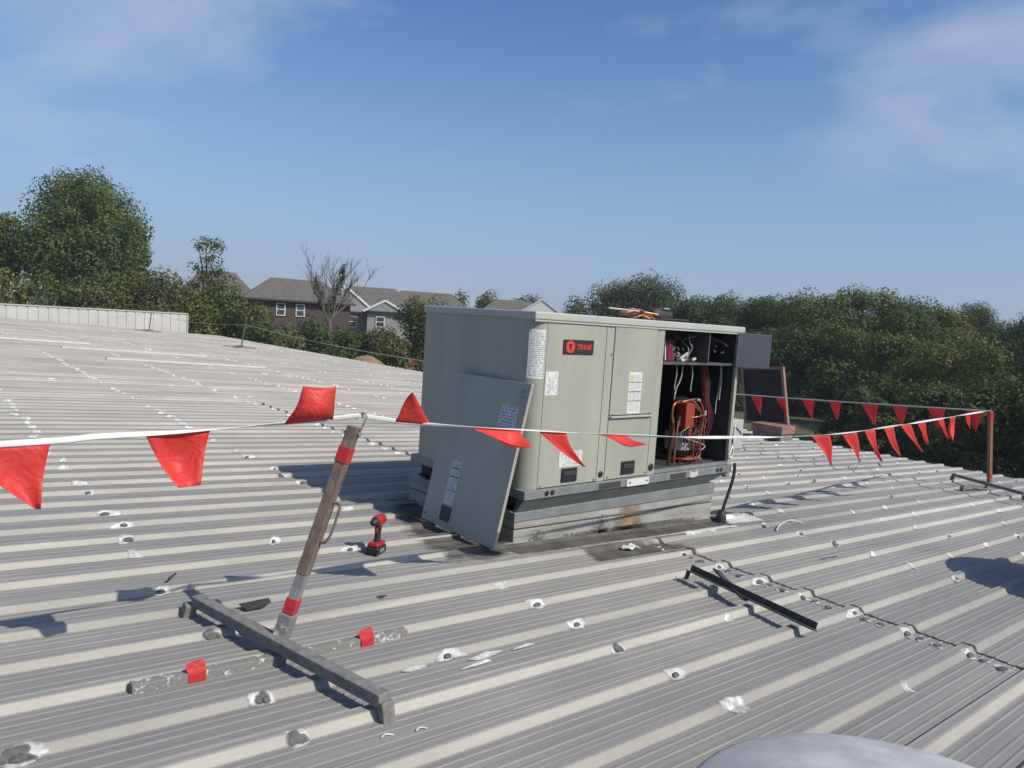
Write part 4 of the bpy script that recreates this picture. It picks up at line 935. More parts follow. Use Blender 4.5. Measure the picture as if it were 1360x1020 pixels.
pl = thing('pennant_line', 'white cord with red pennants strung from the leaning rusty pole across the unit', 'pennant line', (1.40, 2.60, -0.42), 'pennant lines')
pathL = smooth_path([(-3.2, 2.45, -0.40), (-1.2, 2.52, -0.47), (0.22, 2.55, -0.457), (0.47, 2.55, -0.447), (0.74, 2.552, -0.443), (1.15, 2.575, -0.431), (1.401, 2.60, -0.420)], 14)
pathR = smooth_path([(1.401, 2.60, -0.420), (1.709, 2.625, -0.470), (2.354, 2.676, -0.534), (3.148, 2.74, -0.611), (4.312, 2.834, -0.701), (5.946, 2.965, -0.786), (7.765, 3.111, -0.800), (9.4, 3.243, -0.795), (11.12, 3.385, -0.790)], 14)
ribbon(pathL + pathR[1:], 0.021, 0.004, lambda s: 0.9*math.sin(s*3.1)+0.7*math.sin(s*1.3+1), 'cord', M['ribbon'], pl)
def onp(X):                                   # a point of the near cord by its X
    P = pathL + pathR[1:]
    for a, c in zip(P, P[1:]):
        if a.x <= X <= c.x: return a.lerp(c, (X-a.x)/max(1e-9, c.x-a.x)) - Vector((0, 0, 0.004))
    return P[-1]
def pn(xa, xb, T, **k): return pennant(onp(xa), onp(xb), T, pl, **k)
pn(0.105, 0.347, (0.312, 2.51, -0.650), bulge=0.02, side=-0.02)
pn(0.607, 0.812, (0.735, 2.50, -0.620), blunt=0.36, bulge=0.045, side=-0.02)
pn(1.077, 1.279, (1.190, 2.53, -0.292), blunt=0.62, bulge=0.05)
pn(1.572, 1.762, (1.612, 2.56, -0.322), bulge=0.012, side=-0.02)
pn(1.987, 2.302, (2.270, 2.55, -0.592), blunt=0.10, bulge=0.03)
pn(2.440, 2.644, (2.800, 2.700, -0.757), bulge=0.012, side=-0.10)
pn(2.923, 3.162, (3.155, 2.62, -0.650), blunt=0.5, bulge=0.02)
pn(5.62, 5.98, (6.10, 2.975, -1.060), bulge=0.03, side=0.10)
pn(6.22, 6.56, (6.71, 3.02, -1.075), bulge=0.03, side=0.08)
pn(6.74, 7.00, (7.25, 3.06, -1.125), bulge=0.02, side=-0.08)
pn(7.22, 7.50, (7.79, 3.11, -1.13), bulge=0.02, side=-0.08)
pn(7.69, 7.98, (8.49, 3.16, -1.14), bulge=0.02, side=-0.06)
pn(8.18, 8.46, (8.60, 3.17, -1.06), bulge=0.02, side=0.06)
pn(8.86, 9.08, (9.35, 3.22, -1.05), bulge=0.02)
pn(9.32, 9.55, (9.42, 3.20, -1.08), bulge=0.04, side=0.05)
pn(9.95, 10.15, (10.25, 3.31, -0.99), bulge=0.02)
# cord end tied round the disconnect box
kn = thing('tied_cord_end', 'loose white cord knotted around the pale disconnect box on the unit', 'cord', (5.47, 3.53, -0.85))
for pts in ([(5.47, 3.546, -0.84), (5.455, 3.535, -0.90), (5.450, 3.530, -0.97), (5.452, 3.535, -1.03)], [(5.452, 3.532, -0.94), (5.40, 3.522, -1.00), (5.385, 3.520, -1.035), (5.43, 3.522, -1.04), (5.455, 3.526, -0.98)], [(5.47, 3.543, -0.78), (5.475, 3.545, -0.86), (5.462, 3.540, -0.93)]):
    ribbon(smooth_path(pts, 5), 0.022, 0.004, lambda s: 1.4, 'cord_strand', M['ribbon'], kn)

pl2 = thing('pennant_line', 'thin weathered cord with red pennants running along the eave behind the unit', 'pennant line', (11.1, 3.40, -0.80), 'pennant lines')
span1 = catenary((11.13, 3.40, -0.80), (10.21, 28.35, -0.87), 0.42, 60)
span2 = catenary((10.21, 28.35, -0.87), (9.46, 39.1, -0.85), 0.18, 24)
span3 = smooth_path([(9.46, 39.1, -0.85), (8.4, 39.2, -1.04), (7.15, 39.3, -1.25), (5.04, 39.5, -1.46), (3.36, 39.5, -1.46), (1.0, 39.6, -1.25)], 8)
ribbon(span1+span2[1:]+span3[1:], 0.020, 0.008, lambda s: 0.7*math.sin(s*0.9)+1.0, 'cord', M['cord_far'], pl2, 6)
def onp2(Y):
    for a, c in zip(span1, span1[1:]):
        if a.y <= Y <= c.y: return a.lerp(c, (Y-a.y)/(c.y-a.y)) - Vector((0, 0, 0.004))
for i, (ya, yb_) in enumerate([(3.46, 3.68), (3.92, 4.16), (4.41, 4.63), (4.82, 5.07), (5.36, 5.56), (5.80, 6.00), (6.27, 6.44), (6.68, 6.88), (7.2, 7.4), (7.7, 7.9)] + [(8.2+0.48*k, 8.42+0.48*k) for k in range(19)]):
    a, c = onp2(ya), onp2(yb_); far_ = 1.0 if ya < 12 else 0.45
    pennant(c, a, (a+c)/2 + Vector((rngK.uniform(-.03, .05), rngK.uniform(-.14, -.04), (-0.28-rngK.uniform(0, .03))*far_)), pl2, bulge=rngK.uniform(-.02, .03))

# ------------------------------------------------------------------ cordless driver
dv = thing('cordless_driver', 'red and black cordless driver standing on its battery on the roof', 'power tool', RP(2.17, 3.735, 0.0))
dx, dy = 2.165, 3.735; dz = rz(dx)+0.012
D2 = Vector((0.55, -0.835, 0)); D2.normalize(); DX = Vector((-0.835, -0.55, 0)).normalized()
def DM(z=0, f=0): 
    o_ = Vector((dx, dy, dz+z)) + DX*f
    return Matrix(((DX.x, D2.x, 0, o_.x), (DX.y, D2.y, 0, o_.y), (0, 0, 1, o_.z), (0, 0, 0, 1)))
b = MB(); b.box((-0.055, -0.038, 0.0), (0.065, 0.038, 0.045), DM()); b.build('battery', M['tool_black'], dv, 0.008, 3)
b = MB(); b.box((-0.050, -0.035, 0.046), (0.060, 0.035, 0.070), DM()); b.build('battery_shoe', M['tool_red'], dv, 0.010, 3)
b = MB(); b.tube([DM() @ Vector((0.0, 0, 0.065)), DM() @ Vector((-0.004, 0, 0.11)), DM() @ Vector((-0.010, 0, 0.165))], [0.021, 0.018, 0.021], 12); b.build('grip', M['tool_black'], dv)
hx = Vector((1, 0, 0)); b = MB(); b.tube([DM() @ Vector((-0.055, 0, 0.195)), DM() @ Vector((-0.045, 0, 0.195)), DM() @ Vector((0.015, 0, 0.195)), DM() @ Vector((0.035, 0, 0.195))], [0.024, 0.034, 0.034, 0.029], 16); b.build('motor_housing', M['tool_red'], dv)
b = MB(); b.tube([DM() @ Vector((0.036, 0, 0.195)), DM() @ Vector((0.062, 0, 0.195)), DM() @ Vector((0.075, 0, 0.195))], [0.027, 0.021, 0.012], 14); b.build('chuck', M['tool_black'], dv)
b = MB(); b.box((0.010, -0.008, 0.128), (0.026, 0.008, 0.160), DM()); b.build('trigger', M['tool_red'], dv, 0.003)
b = MB(); b.box((-0.02, 0.0385, 0.014), (0.035, 0.0395, 0.034), DM()); b.build('battery_label', M['galvpole'], dv)

# ------------------------------------------------------------------ loose things on the roof
ib = thing('iron_strip', 'long dark angle iron strip lying across the ribs below the end lap', 'metal strip', RP(3.58, 2.15, 0.04))
a0, a1 = RP(3.645, 2.585, 0.075), RP(3.505, 1.715, 0.058)
b = MB(); b.bar(a0, a1, 0.050, 0.006, 0.35); b.bar(a0+Vector((0.022, 0, 0.016)), a1+Vector((0.022, 0, 0.016)), 0.006, 0.036, 0.35); b.build('long_leg', M['darkbar'], ib)
b = MB(); b.bar(RP(3.75, 2.47, 0.105), RP(3.55, 2.14, 0.062), 0.040, 0.010, 0.3); b.build('short_leg', M['darkbar'], ib)
b = MB(); b.bar(a0, a0+Vector((-0.005, 0.012, -0.055)), 0.04, 0.006); b.build('bent_end', M['darkbar'], ib)

def scrap(label, pts, h=0.012, m='scrap_dark', cat='scrap', name='metal_scrap', t=0.004, group=None):
    """thin bent offcut: outline in roof (x, y, lift)"""
    b = MB(); vv = [RP(x, y, h+l+prof(y)) for x, y, l in pts]; b.add(vv, [tuple(range(len(vv)))]); return tag(b.build(name, M[m], None, solid=t), label, cat, group)
scrap('dark bent metal offcut lying beside the crossed base of the rusty pole', [(1.17, 3.215, 0.018), (1.31, 3.225, 0.024), (1.315, 3.205, 0.012), (1.26, 3.17, 0.004), (1.19, 3.165, 0.004)])
scrap('short dark twig of metal lying on a white sealant dab left of the rusty pole', [(0.985, 3.66, 0.02), (1.03, 3.70, 0.03), (1.035, 3.695, 0.025), (0.99, 3.65, 0.015)])
scrap('small dark offcut on a rib between the rusty pole and the unit', [(1.76, 3.02, 0.006), (1.80, 3.03, 0.012), (1.82, 3.015, 0.006), (1.78, 3.005, 0.004)])
scrap('short thin dark wire lying in a pan below the right flags', [(5.05, 2.49, 0.004), (5.25, 2.46, 0.004), (5.25, 2.455, 0.006), (5.05, 2.485, 0.006)])
scrap('crumpled white film scrap on dark grime in front of the curb', [(3.74, 3.20, 0.012), (3.77, 3.225, 0.03), (3.81, 3.215, 0.018), (3.85, 3.225, 0.035), (3.90, 3.17, 0.006), (3.85, 3.18, 0.022), (3.81, 3.165, 0.008), (3.77, 3.175, 0.018)], m='scrap_white', name='film_scrap')
scrap('white sealant peel lying in the pan right of the rusty pole', [(1.80, 2.31, 0.0), (1.90, 2.33, 0.006), (1.98, 2.32, 0.0), (1.93, 2.295, 0.004), (1.85, 2.29, 0.0)], m='scrap_white', name='film_scrap')
scrap('narrow white sealant peel beside a wider peel in the same pan', [(1.72, 2.255, 0.0), (1.78, 2.265, 0.003), (1.86, 2.27, 0.006), (1.88, 2.262, 0.0), (1.80, 2.25, 0.002)], m='scrap_white', name='film_scrap')
scrap('thin white sliver on the roof farthest right of the peels', [(2.03, 2.30, 0.0), (2.12, 2.32, 0.004), (2.16, 2.31, 0.0), (2.10, 2.30, 0.0)], m='scrap_white', name='film_scrap')
scrap('pale smeared film lying below the white ringed screw cap', [(1.50, 2.35, 0.0), (1.57, 2.36, 0.003), (1.62, 2.35, 0.0), (1.60, 2.33, 0.002), (1.53, 2.33, 0.0)], m='scrap_white', name='film_scrap', t=0.002)
for (x, y, lb) in ((1.20, 1.98, 'small curled white sliver in the foreground pan left of its twin'), (1.32, 1.96, 'small curled white sliver in the foreground pan right of its twin'), (1.84, 1.56, 'small curled white sliver near the bottom edge of the roof view')):
    b = MB(); b.tube(smooth_path([RP(x, y, 0.008), RP(x+0.02, y+0.006, 0.012), RP(x+0.045, y-0.004, 0.007)], 4), 0.0032, 6); tag(b.build('film_scrap', M['scrap_white']), lb, 'scrap')
b = MB(); b.tube(smooth_path([RP(5.55, 3.12, 0.012), RP(5.75, 3.20, 0.025), RP(6.0, 3.24, 0.035), RP(6.10, 3.18, 0.012)], 6), 0.006, 6); tag(b.build('film_strand', M['scrap_white']), 'curled white strand lying on the ribs right of the curb', 'scrap')

# ------------------------------------------------------------------ roof vents
def vent(label, cx, cy, r, h, zrim, spot=True):
    t = thing('roof_vent', label, 'roof vent', RP(cx, cy, 0), 'mushroom roof vents')
    z0 = rz(cx)
    b = MB(); b.lathe([(r*0.66, z0-0.03), (r*0.66, zrim-0.02), (r*0.5, zrim-0.02)], (cx, cy, 0), 36); b.build('vent_neck', M['rail'], t)
    b = MB(); b.lathe([(r*0.98, zrim-0.025), (r, zrim-0.02), (r, zrim), (r*0.97, zrim+0.012), (r*0.85, zrim+h*0.40), (r*0.66, zrim+h*0.70), (r*0.42, zrim+h*0.90), (r*0.18, zrim+h*0.985), (0.004, zrim+h)], (cx, cy, 0), 56); b.build('vent_cap', M['vent'], t)
    if spot:
        b = MB(); b.lathe([(0.014, 0), (0.014, 0.004), (0.008, 0.006)], (cx-0.06, cy+0.36, zrim+h*0.72), 12); b.build('cap_bolt', M['black'], t)
    return t
vent('pale domed roof vent cap filling the bottom right corner of the view', 1.87, 0.57, 0.60, 0.12, -1.245)
vent('domed roof vent beyond the right edge whose shadow falls on the ribs', 6.46, 0.95, 0.60, 0.16, rz(6.32)+0.52, False)

# ------------------------------------------------------------------ roof hatch by the eave
ht = thing('roof_hatch', 'open roof hatch with dark lid and reddish frame standing at the eave behind the unit', 'hatch', RP(12.6, 7.5, 0))
def hb(lo, hi, name, m, par_=ht, bev=0.004): b = MB(); b.box(lo, hi); return b.build(name, M[m], par_, bev)
zh = rz(12.5)
hb((12.42, 7.08, zh+0.035), (12.84, 7.66, zh+0.15), 'curb_base', 'greybar'); hb((12.40, 7.05, zh+0.152), (12.86, 7.69, zh+0.30), 'curb_frame', 'hatch_red', ht, 0.01)
b = MB(); L0 = Vector((12.92, 7.20, -1.66)); u = Vector((0.0, 0.92, -0.08)); v = Vector((0.03, 0.24, 1.10)); w = Vector((-0.05, 0, 0))
Mh = Matrix(((u.x, v.x, w.x, L0.x), (u.y, v.y, w.y, L0.y), (u.z, v.z, w.z, L0.z), (0, 0, 0, 1)))
b.box((0.06, 0.05, 0.1), (0.94, 0.95, 0.9), Mh); b.build('lid_panel', M['hatch_dark'], ht)
for lo, hi in (((0, 0, 0), (0.06, 1.0, 1.3)), ((0.94, 0, 0), (1.0, 1.0, 1.3)), ((0.0605, 0.95, 0), (0.9395, 1.0, 1.3)), ((0.0605, 0, 0), (0.9395, 0.05, 1.3))):
    b = MB(); b.box(lo, hi, Mh); b.build('lid_frame', M['hatch_red'], ht)

# ------------------------------------------------------------------ houses
def polar(th, d): return Vector((d*math.sin(math.radians(th)), d*math.cos(math.radians(th)), 0))
def house(name, label, th, d, w, dep, zg, ze, zrg, rot, wallm, hip=0.0, gable_front=False, windows=(), chimney=False, group='houses beyond the shrubs', trimw=0.22):
    """local x to the right, y away; rot turns it about z"""
    c = polar(th, d); t = thing(name, label, 'house', (c.x, c.y, zg), group)
    a = math.radians(-th + rot)
    def W(x, y, z): return Vector((c.x + x*math.cos(a) - y*math.sin(a), c.y + x*math.sin(a) + y*math.cos(a), z))
    b = MB()
    def lb(b, x0, x1, y0, y1, z0, z1):
        vv = [W(*q) for q in ((x0,y0,z0),(x1,y0,z0),(x1,y1,z0),(x0,y1,z0),(x0,y0,z1),(x1,y0,z1),(x1,y1,z1),(x0,y1,z1))]
        b.add(vv, [(0,3,2,1),(4,5,6,7),(0,1,5,4),(1,2,6,5),(2,3,7,6),(3,0,4,7)])
    lb(b, -w/2, w/2, 0, dep, zg-1.5, ze); b.build('wall', M[wallm], t)
    o = 0.45; b = MB(); e = ze-0.05
    if gable_front:
        pts = [(-w/2-o, -o, e), (w/2+o, -o, e), (w/2+o, dep+o, e), (-w/2-o, dep+o, e), (0, -o, zrg), (0, dep+o, zrg)]
        b.add([W(*p) for p in pts], [(0, 4, 5, 3), (4, 1, 2, 5), (0, 1, 4), (3, 5, 2), (0, 3, 2, 1)])
    else:
        pts = [(-w/2-o, -o, e), (w/2+o, -o, e), (w/2+o, dep+o, e), (-w/2-o, dep+o, e), (-w/2-o+hip, dep/2, zrg), (w/2+o-hip, dep/2, zrg)]
        b.add([W(*p) for p in pts], [(0, 1, 5, 4), (1, 2, 5), (2, 3, 4, 5), (3, 0, 4), (0, 3, 2, 1)])
    rf = b.build('roof', M['shingle'], t)
    if gable_front:
        b = MB(); b.add([W(-w/2, -o-0.03, e+0.08), W(w/2, -o-0.03, e+0.08), W(0, -o-0.03, zrg-0.15), W(-w/2, -o+0.02, e+0.08), W(w/2, -o+0.02, e+0.08), W(0, -o+0.02, zrg-0.15)], [(0, 1, 2), (3, 5, 4), (0, 3, 4, 1), (1, 4, 5, 2), (2, 5, 3, 0)]); b.build('gable_wall', M[wallm if wallm != 'brick' else 'siding'], t)
        for sg in (-1, 1):
            b = MB(); p, q = W(sg*(w/2+o), -o-0.10, e), W(0, -o-0.10, zrg+0.02); b.bar(p, q, 0.10, trimw); b.build('gable_trim', M['trim'], t)
    else:
        b = MB(); lb(b, -w/2-o, w/2+o, -o-0.06, -o, e-0.14, e+0.02); b.build('fascia', M['brick' if wallm == 'brick' else 'trim'], t)
    for (x, z0, z1, ww) in windows:
        b = MB(); lb(b, x-ww/2, x+ww/2, -0.10, -0.02, z0, z1); f = b.build('window', M['trim'], t)
        for (xa, xb_, za, zb_) in ((x-ww/2+0.09, x+ww/2-0.09, z0+0.09, (z0+z1)/2-0.04), (x-ww/2+0.09, x+ww/2-0.09, (z0+z1)/2+0.04, z1-0.09)):
            b = MB(); lb(b, xa, xb_, -0.115, -0.102, za, zb_); b.build('pane', M['pane'], f)
    if chimney:
        b = MB(); lb(b, w*0.2, w*0.2+0.6, dep*0.5, dep*0.5+0.6, zrg-0.6, zrg+0.6); b.build('chimney', M['brick'], rf)
    return t
house('brick_house', 'dark brick house with hipped grey roof and two white windows behind the shrubs', 23.6, 70, 9.0, 9.0, -3.1, 0.45, 2.45, 6, 'brick', hip=2.6, windows=((-1.7, -1.05, 0.10, 0.80), (0.0, -1.05, 0.10, 0.80)))
house('gabled_house', 'grey house with white gable trim seen behind the bare tree', 26.8, 77, 5.5, 8.0, -2.9, -0.3, 2.15, 8, 'siding', gable_front=True, windows=((0.9, -1.9, -0.7, 0.8),))
house('sided_house', 'grey house with wide white window right of the bare tree', 29.0, 82, 9.0, 8.0, -2.9, 0.2, 2.55, 4, 'siding', hip=2.4, windows=((-1.7, -1.5, 0.0, 1.3), (-3.2, -1.5, 0.0, 0.8)))
house('gabled_house', 'small white gabled house front beside the shrubs left of the unit', 29.8, 76, 3.4, 6.0, -2.9, -0.1, 1.0, 4, 'siding', gable_front=True, windows=((-0.4, -1.7, -0.6, 0.9),))
house('far_house', 'farther house showing only its grey roof above the shrubs left of the unit', 33.0, 112, 13.0, 9.0, -2.6, 0.4, 3.3, 3, 'siding', hip=3.0)
house('far_house', 'dark roofed house peeking out behind the slim tree', 17.9, 84, 7.0, 8.0, -2.9, 0.6, 3.1, 2, 'brick', hip=2.2)
house('gabled_house', 'house with bright white gable showing above the unit lid', 41.8, 112, 5.6, 9.0, -2.6, 1.15, 3.25, 2, 'trim', gable_front=True)
house('far_house', 'long grey roof beside the white gable above the unit lid', 39.6, 118, 9.0, 9.0, -2.6, 1.2, 3.1, 0, 'siding', hip=2.0)
house('gabled_house', 'pale house corner with white trim at the left edge behind the tree', 3.6, 74, 6.0, 8.0, -2.9, 0.9, 2.7, 0, 'trim', gable_front=True)

# ------------------------------------------------------------------ trees
def leaf_mesh(blobs, n, size, seed, name, m, shell=0.55):
    """leaf-sized quads spread through overlapping clumps (cx, cy, cz, rx, ry, rz)"""
    rng = np.random.default_rng(seed); B = np.array(blobs); wgt = (B[:, 3]*B[:, 4]*B[:, 5])**(2/3.); idx = rng.choice(len(B), n, p=wgt/wgt.sum())
    d = rng.normal(size=(n, 3)); d /= np.linalg.norm(d, axis=1)[:, None]
    rad_ = 1 - shell*rng.random(n)**1.6*0.9
    # lumpy clump outline
    lump = 1 + 0.16*np.sin(d[:, 0]*5+idx)+0.14*np.sin(d[:, 1]*6+idx*2.3)*np.cos(d[:, 2]*5+idx)
    c = B[idx, :3] + d*B[idx, 3:6]*(rad_*lump)[:, None]
    nrm = d*0.9 + rng.normal(size=(n, 3))*0.42 + np.array([0, 0, 0.30]); nrm /= np.linalg.norm(nrm, axis=1)[:, None]
    a = np.cross(nrm, rng.normal(size=(n, 3))); a /= np.linalg.norm(a, axis=1)[:, None]; bb = np.cross(nrm, a)
    s = size*(0.55+0.9*rng.random(n))[:, None]
    v = np.empty((n, 4, 3)); v[:, 0] = c-a*s; v[:, 1] = c-bb*s*0.55+a*s*0.1; v[:, 2] = c+a*s; v[:, 3] = c+bb*s*0.55+a*s*0.1
    me = bpy.data.meshes.new(name); me.vertices.add(4*n); me.vertices.foreach_set('co', v.reshape(-1))
    me.loops.add(4*n); me.loops.foreach_set('vertex_index', np.arange(4*n, dtype=np.int32))
    me.polygons.add(n); me.polygons.foreach_set('loop_start', np.arange(0, 4*n, 4, dtype=np.int32)); me.polygons.foreach_set('loop_total', np.full(n, 4, dtype=np.int32))
    me.update(calc_edges=True); me.materials.append(m); return me
def tree(name, label, cat, th, d, ztop, width, group, leaf='leaf_a', n=5000, size=0.16, seed=0, nblob=14, low=0.18, trunk=True, shape='round', depth=None, zbase=None, shell=0.6, blobf=0.30):
    """ztop: height of the crown's top; low: where the crown starts as a share of the height"""
    rng = random.Random(seed); c = polar(th, d); zg = gz(c.x, c.y)-0.05 if zbase is None else zbase
    t = thing(name, label, cat, (c.x, c.y, zg), group); H = ztop-zg; W = width/2; D = (depth or width)/2
    z0 = zg+H*low; ch = ztop-z0; blobs = []
    rt = Vector((math.cos(math.radians(th)), -math.sin(math.radians(th)), 0)); aw = Vector((math.sin(math.radians(th)), math.cos(math.radians(th)), 0))
    off = rng.uniform(0, 6.28)
    for i in range(nblob):
        # clumps over an ellipsoid (or half of one, for bushes), with a few inside
        f = (i+0.5)/nblob
        zz = 1-2*f if shape != 'bush' else 1-1.15*f
        rr_ = math.sqrt(max(0.0, 1-zz*zz)); ang = off+i*2.39996; inner = 0.55 if i % 5 == 4 else 1.0
        jr = rng.uniform(0.80, 1.14)*inner; rb_ = ch*blobf*rng.uniform(0.65, 1.35); rh = min(W*0.6, rb_*1.15); rv = min(ch*0.42, rb_*0.9)
        hw, hv = max(0.1, W-rh*0.75), max(0.1, (ch/2 if shape != 'bush' else ch)-rv*0.75)
        p = c + rt*(hw*rr_*math.cos(ang)*jr) + aw*(hw*rr_*math.sin(ang)*jr*D/W)
        zc = (z0+ch/2+hv*zz*jr) if shape != 'bush' else (z0+hv*max(0.0, zz)*jr)
        blobs.append((p.x, p.y, min(zc, ztop-rv*0.8), rh, rh, rv))
    me = leaf_mesh(blobs, n, size, seed+100, 'crown', M[leaf], shell); link('crown', me, t)
    if trunk:
        b = MB(); r0_ = max(0.05, H*0.022); topc = Vector((c.x, c.y, z0+ch*0.6))
        b.tube([(c.x, c.y, zg), (c.x+0.05*H*rng.uniform(-.4, .4), c.y, zg+H*0.25), topc], [r0_*1.25, r0_*0.9, r0_*0.35], 8)
        for (x, y, z, *_r) in blobs[::2]:
            zs = zg+H*rng.uniform(0.15, 0.4); b.tube(smooth_path([(c.x, c.y, zs), ((c.x+x)/2, (c.y+y)/2, zs+(z-zs)*0.65), (x, y, z)], 3), [r0_*0.55*(1-0.8*i/6) for i in range(7)], 6)
        b.build('trunk', M['bark'], t)
    return t
G1, G2, G3 = 'trees beyond the roof', 'shrubs below the houses', 'trees of the wood on the right'
# left: the large tree and its neighbours
tree('broadleaf_tree', 'tallest rounded green tree rising over the pale corrugated wall', 'tree', 9.1, 63, 8.8, 8.9, G1, 'leaf_a', 52000, 0.105, 1, 40, 0.16, blobf=0.15, shell=0.7)
tree('broadleaf_tree', 'dark green tree standing at the right flank of the tallest tree', 'tree', 10.9, 60, 5.0, 5.4, G1, 'leaf_b', 11000, 0.14, 2, 16, 0.15, blobf=0.19)
tree('broadleaf_tree', 'smaller green tree at the left edge beside the tallest tree', 'tree', 5.2, 63, 5.2, 3.8, G1, 'leaf_b', 4000, 0.14, 3, 12, 0.40, blobf=0.17, shell=0.9)
tree('broadleaf_tree', 'loose green tree peeking over the right shoulder of the tallest tree', 'tree', 12.2, 66, 6.6, 3.4, G1, 'leaf_a', 3400, 0.13, 4, 11, 0.45, blobf=0.17, shell=0.9)
tree('slim_tree', 'slim pale green tree left of the brick house', 'tree', 17.2, 56, 4.3, 3.0, G1, 'leaf_d', 3600, 0.085, 5, 20, 0.22, blobf=0.085, shell=0.95)
sh = [(3.4, 56, 1.6, 5.5), (5.6, 55, 1.5, 5.0), (8.0, 54, 1.1, 5.5), (10.2, 54, 0.9, 5.0), (12.4, 55, 1.5, 4.5), (14.0, 54, 1.7, 3.8), (15.4, 56, 1.0, 3.5), (17.0, 53, 1.0, 4.2), (18.7, 53, 1.9, 3.6), (20.2, 51, 0.4, 3.0)]
shl = ['leftmost olive shrub above the pale corrugated wall', 'olive shrub under the left edge of the tallest tree', 'olive shrub right below the tallest tree', 'olive shrub between the tallest tree and the wall end', 'olive shrub at the right foot of the tallest tree', 'taller olive shrub between the tallest tree and the slim tree', 'low shrub just left of the slim tree', 'shrub at the foot of the slim tree', 'dense shrub covering the left end of the brick house', 'shrub hiding the lower left wall of the brick house']
for i, (th, d, zt, w) in enumerate(sh): tree('shrub', shl[i], 'shrub', th, d, zt, w, G2, ['leaf_d', 'leaf_c', 'leaf_a', 'leaf_d', 'leaf_c', 'leaf_d'][i % 6], 7500, 0.10, 30+i, 15, 0.02, False, 'bush', blobf=0.2)
sh2 = [(21.0, 47, -0.9, 3.6, 'leaf_b'), (22.8, 47, -1.15, 4.0, 'leaf_d'), (24.7, 48, -0.4, 3.2, 'leaf_b'), (26.8, 49, -0.9, 3.6, 'leaf_b'), (28.4, 50, -1.5, 3.0, 'leaf_a'), (29.9, 49, -0.7, 3.2, 'leaf_d'), (31.9, 49, 1.4, 3.0, 'leaf_d'), (33.2, 48, 0.9, 4.0, 'leaf_a'), (30.6, 45, -1.7, 4.0, 'leaf_d'), (34.8, 50, 0.8, 4.0, 'leaf_b')]
sl2 = ['low dark shrub below the first white window of the brick house', 'low olive shrub below the second white window of the brick house', 'dark shrub left of the bare tree trunk', 'dark shrub right of the bare tree trunk', 'green shrub below the white gable trim', 'olive shrub below the wide white window', 'tallest olive shrub left of the unit', 'green shrub touching the left edge of the unit', 'low olive shrub above the tan earth mound', 'dark shrub hidden partly behind the unit']
for i, (th, d, zt, w, lf) in enumerate(sh2): tree('shrub', sl2[i], 'shrub', th, d, zt, w, G2, lf, 7500, 0.095, 60+i, 14, 0.02, False, 'bush', blobf=0.21)
# bare tree
dt = thing('bare_tree', 'leafless grey tree with spreading branches in front of the houses', 'tree', (*polar(25.7, 52).xy, -4.6), G1)
c = polar(25.7, 52); rt = Vector((math.cos(math.radians(25.7)), -math.sin(math.radians(25.7)), 0)); aw = Vector((rt.y*-1, rt.x, 0))
bt = MB(); bw = MB(); rngT = random.Random(9)
b = bt; b.tube(smooth_path([(c.x, c.y, -4.6), (c.x, c.y, -3.0), (c.x+0.1, c.y, -1.6), (c.x, c.y, -0.9)], 3), [0.20, 0.19, 0.18, 0.17, 0.17, 0.16, 0.16, 0.15, 0.14, 0.13], 8)
def branch(p, d_, L_, r, depth):
    pts = [p]; q = Vector(p); dd_ = Vector(d_)
    for k in range(4):
        dd_ = (dd_ + Vector((rngT.uniform(-.18, .18), rngT.uniform(-.18, .18), rngT.uniform(0.0, .14)))).normalized(); q = q + dd_*L_/4; pts.append(q.copy())
    (bt if depth > 1 else bw).tube(pts, [r*(1-0.17*k) for k in range(5)], 5 if depth > 1 else 4, cap=False)
    if depth > 0:
        for k in range(4 if depth > 1 else 3):
            s_ = pts[rngT.choice((1, 2, 3, 3, 4))]; nd = (dd_ + rt*rngT.uniform(-.75, .75) + aw*rngT.uniform(-.6, .6) + Vector((0, 0, rngT.uniform(-.1, .3)))).normalized(); branch(s_, nd, L_*rngT.uniform(0.5, 0.75), r*0.5, depth-1)
for a in (-0.85, -0.55, -0.28, -0.05, 0.2, 0.42, 0.68, 0.95):
    branch(Vector((c.x, c.y, -1.0+rngT.uniform(-.3, .2))), (rt*a + aw*rngT.uniform(-.3, .3) + Vector((0, 0, 1.0))).normalized(), rngT.uniform(2.1, 2.8), 0.075, 3)
bt.build('trunk', M['deadwood'], dt); tag(bw.build('twigs', M['deadwood'], dt), kind='stuff')
link('ivy', leaf_mesh([(c.x+rt.x*a, c.y+rt.y*a, z, 0.24, 0.24, 0.7) for a, z in ((-0.9, 1.4), (0.75, 2.3), (-0.55, 0.5), (0.55, 1.4), (0.1, 0.2))], 700, 0.10, 77, 'ivy', M['leaf_d']), dt)
# behind the unit
tree('broadleaf_tree', 'dark rounded tree above the unit lid left of the gap of sky', 'tree', 50.3, 76, 5.8, 7.6, G1, 'leaf_b', 26000, 0.10, 90, 20, 0.10, blobf=0.18)
tree('broadleaf_tree', 'grey green tree with wispy top above the badge side of the unit', 'tree', 47.3, 78, 5.2, 7.4, G1, 'leaf_d', 20000, 0.10, 91, 18, 0.1, blobf=0.16, shell=0.9)
tree('broadleaf_tree', 'small dark tree right of the white gable', 'tree', 44.6, 90, 3.3, 4.0, G1, 'leaf_b', 4000, 0.15, 92, 9, 0.1)
tree('broadleaf_tree', 'far dark tree left of the white gable', 'tree', 37.6, 125, 4.6, 5.5, G1, 'leaf_b', 3500, 0.22, 93, 9, 0.1)
tree('broadleaf_tree', 'far pale tree over the grey roof left of the unit', 'tree', 35.6, 120, 4.6, 3.2, G1, 'leaf_d', 1100, 0.18, 94, 8, 0.2, shell=0.95)
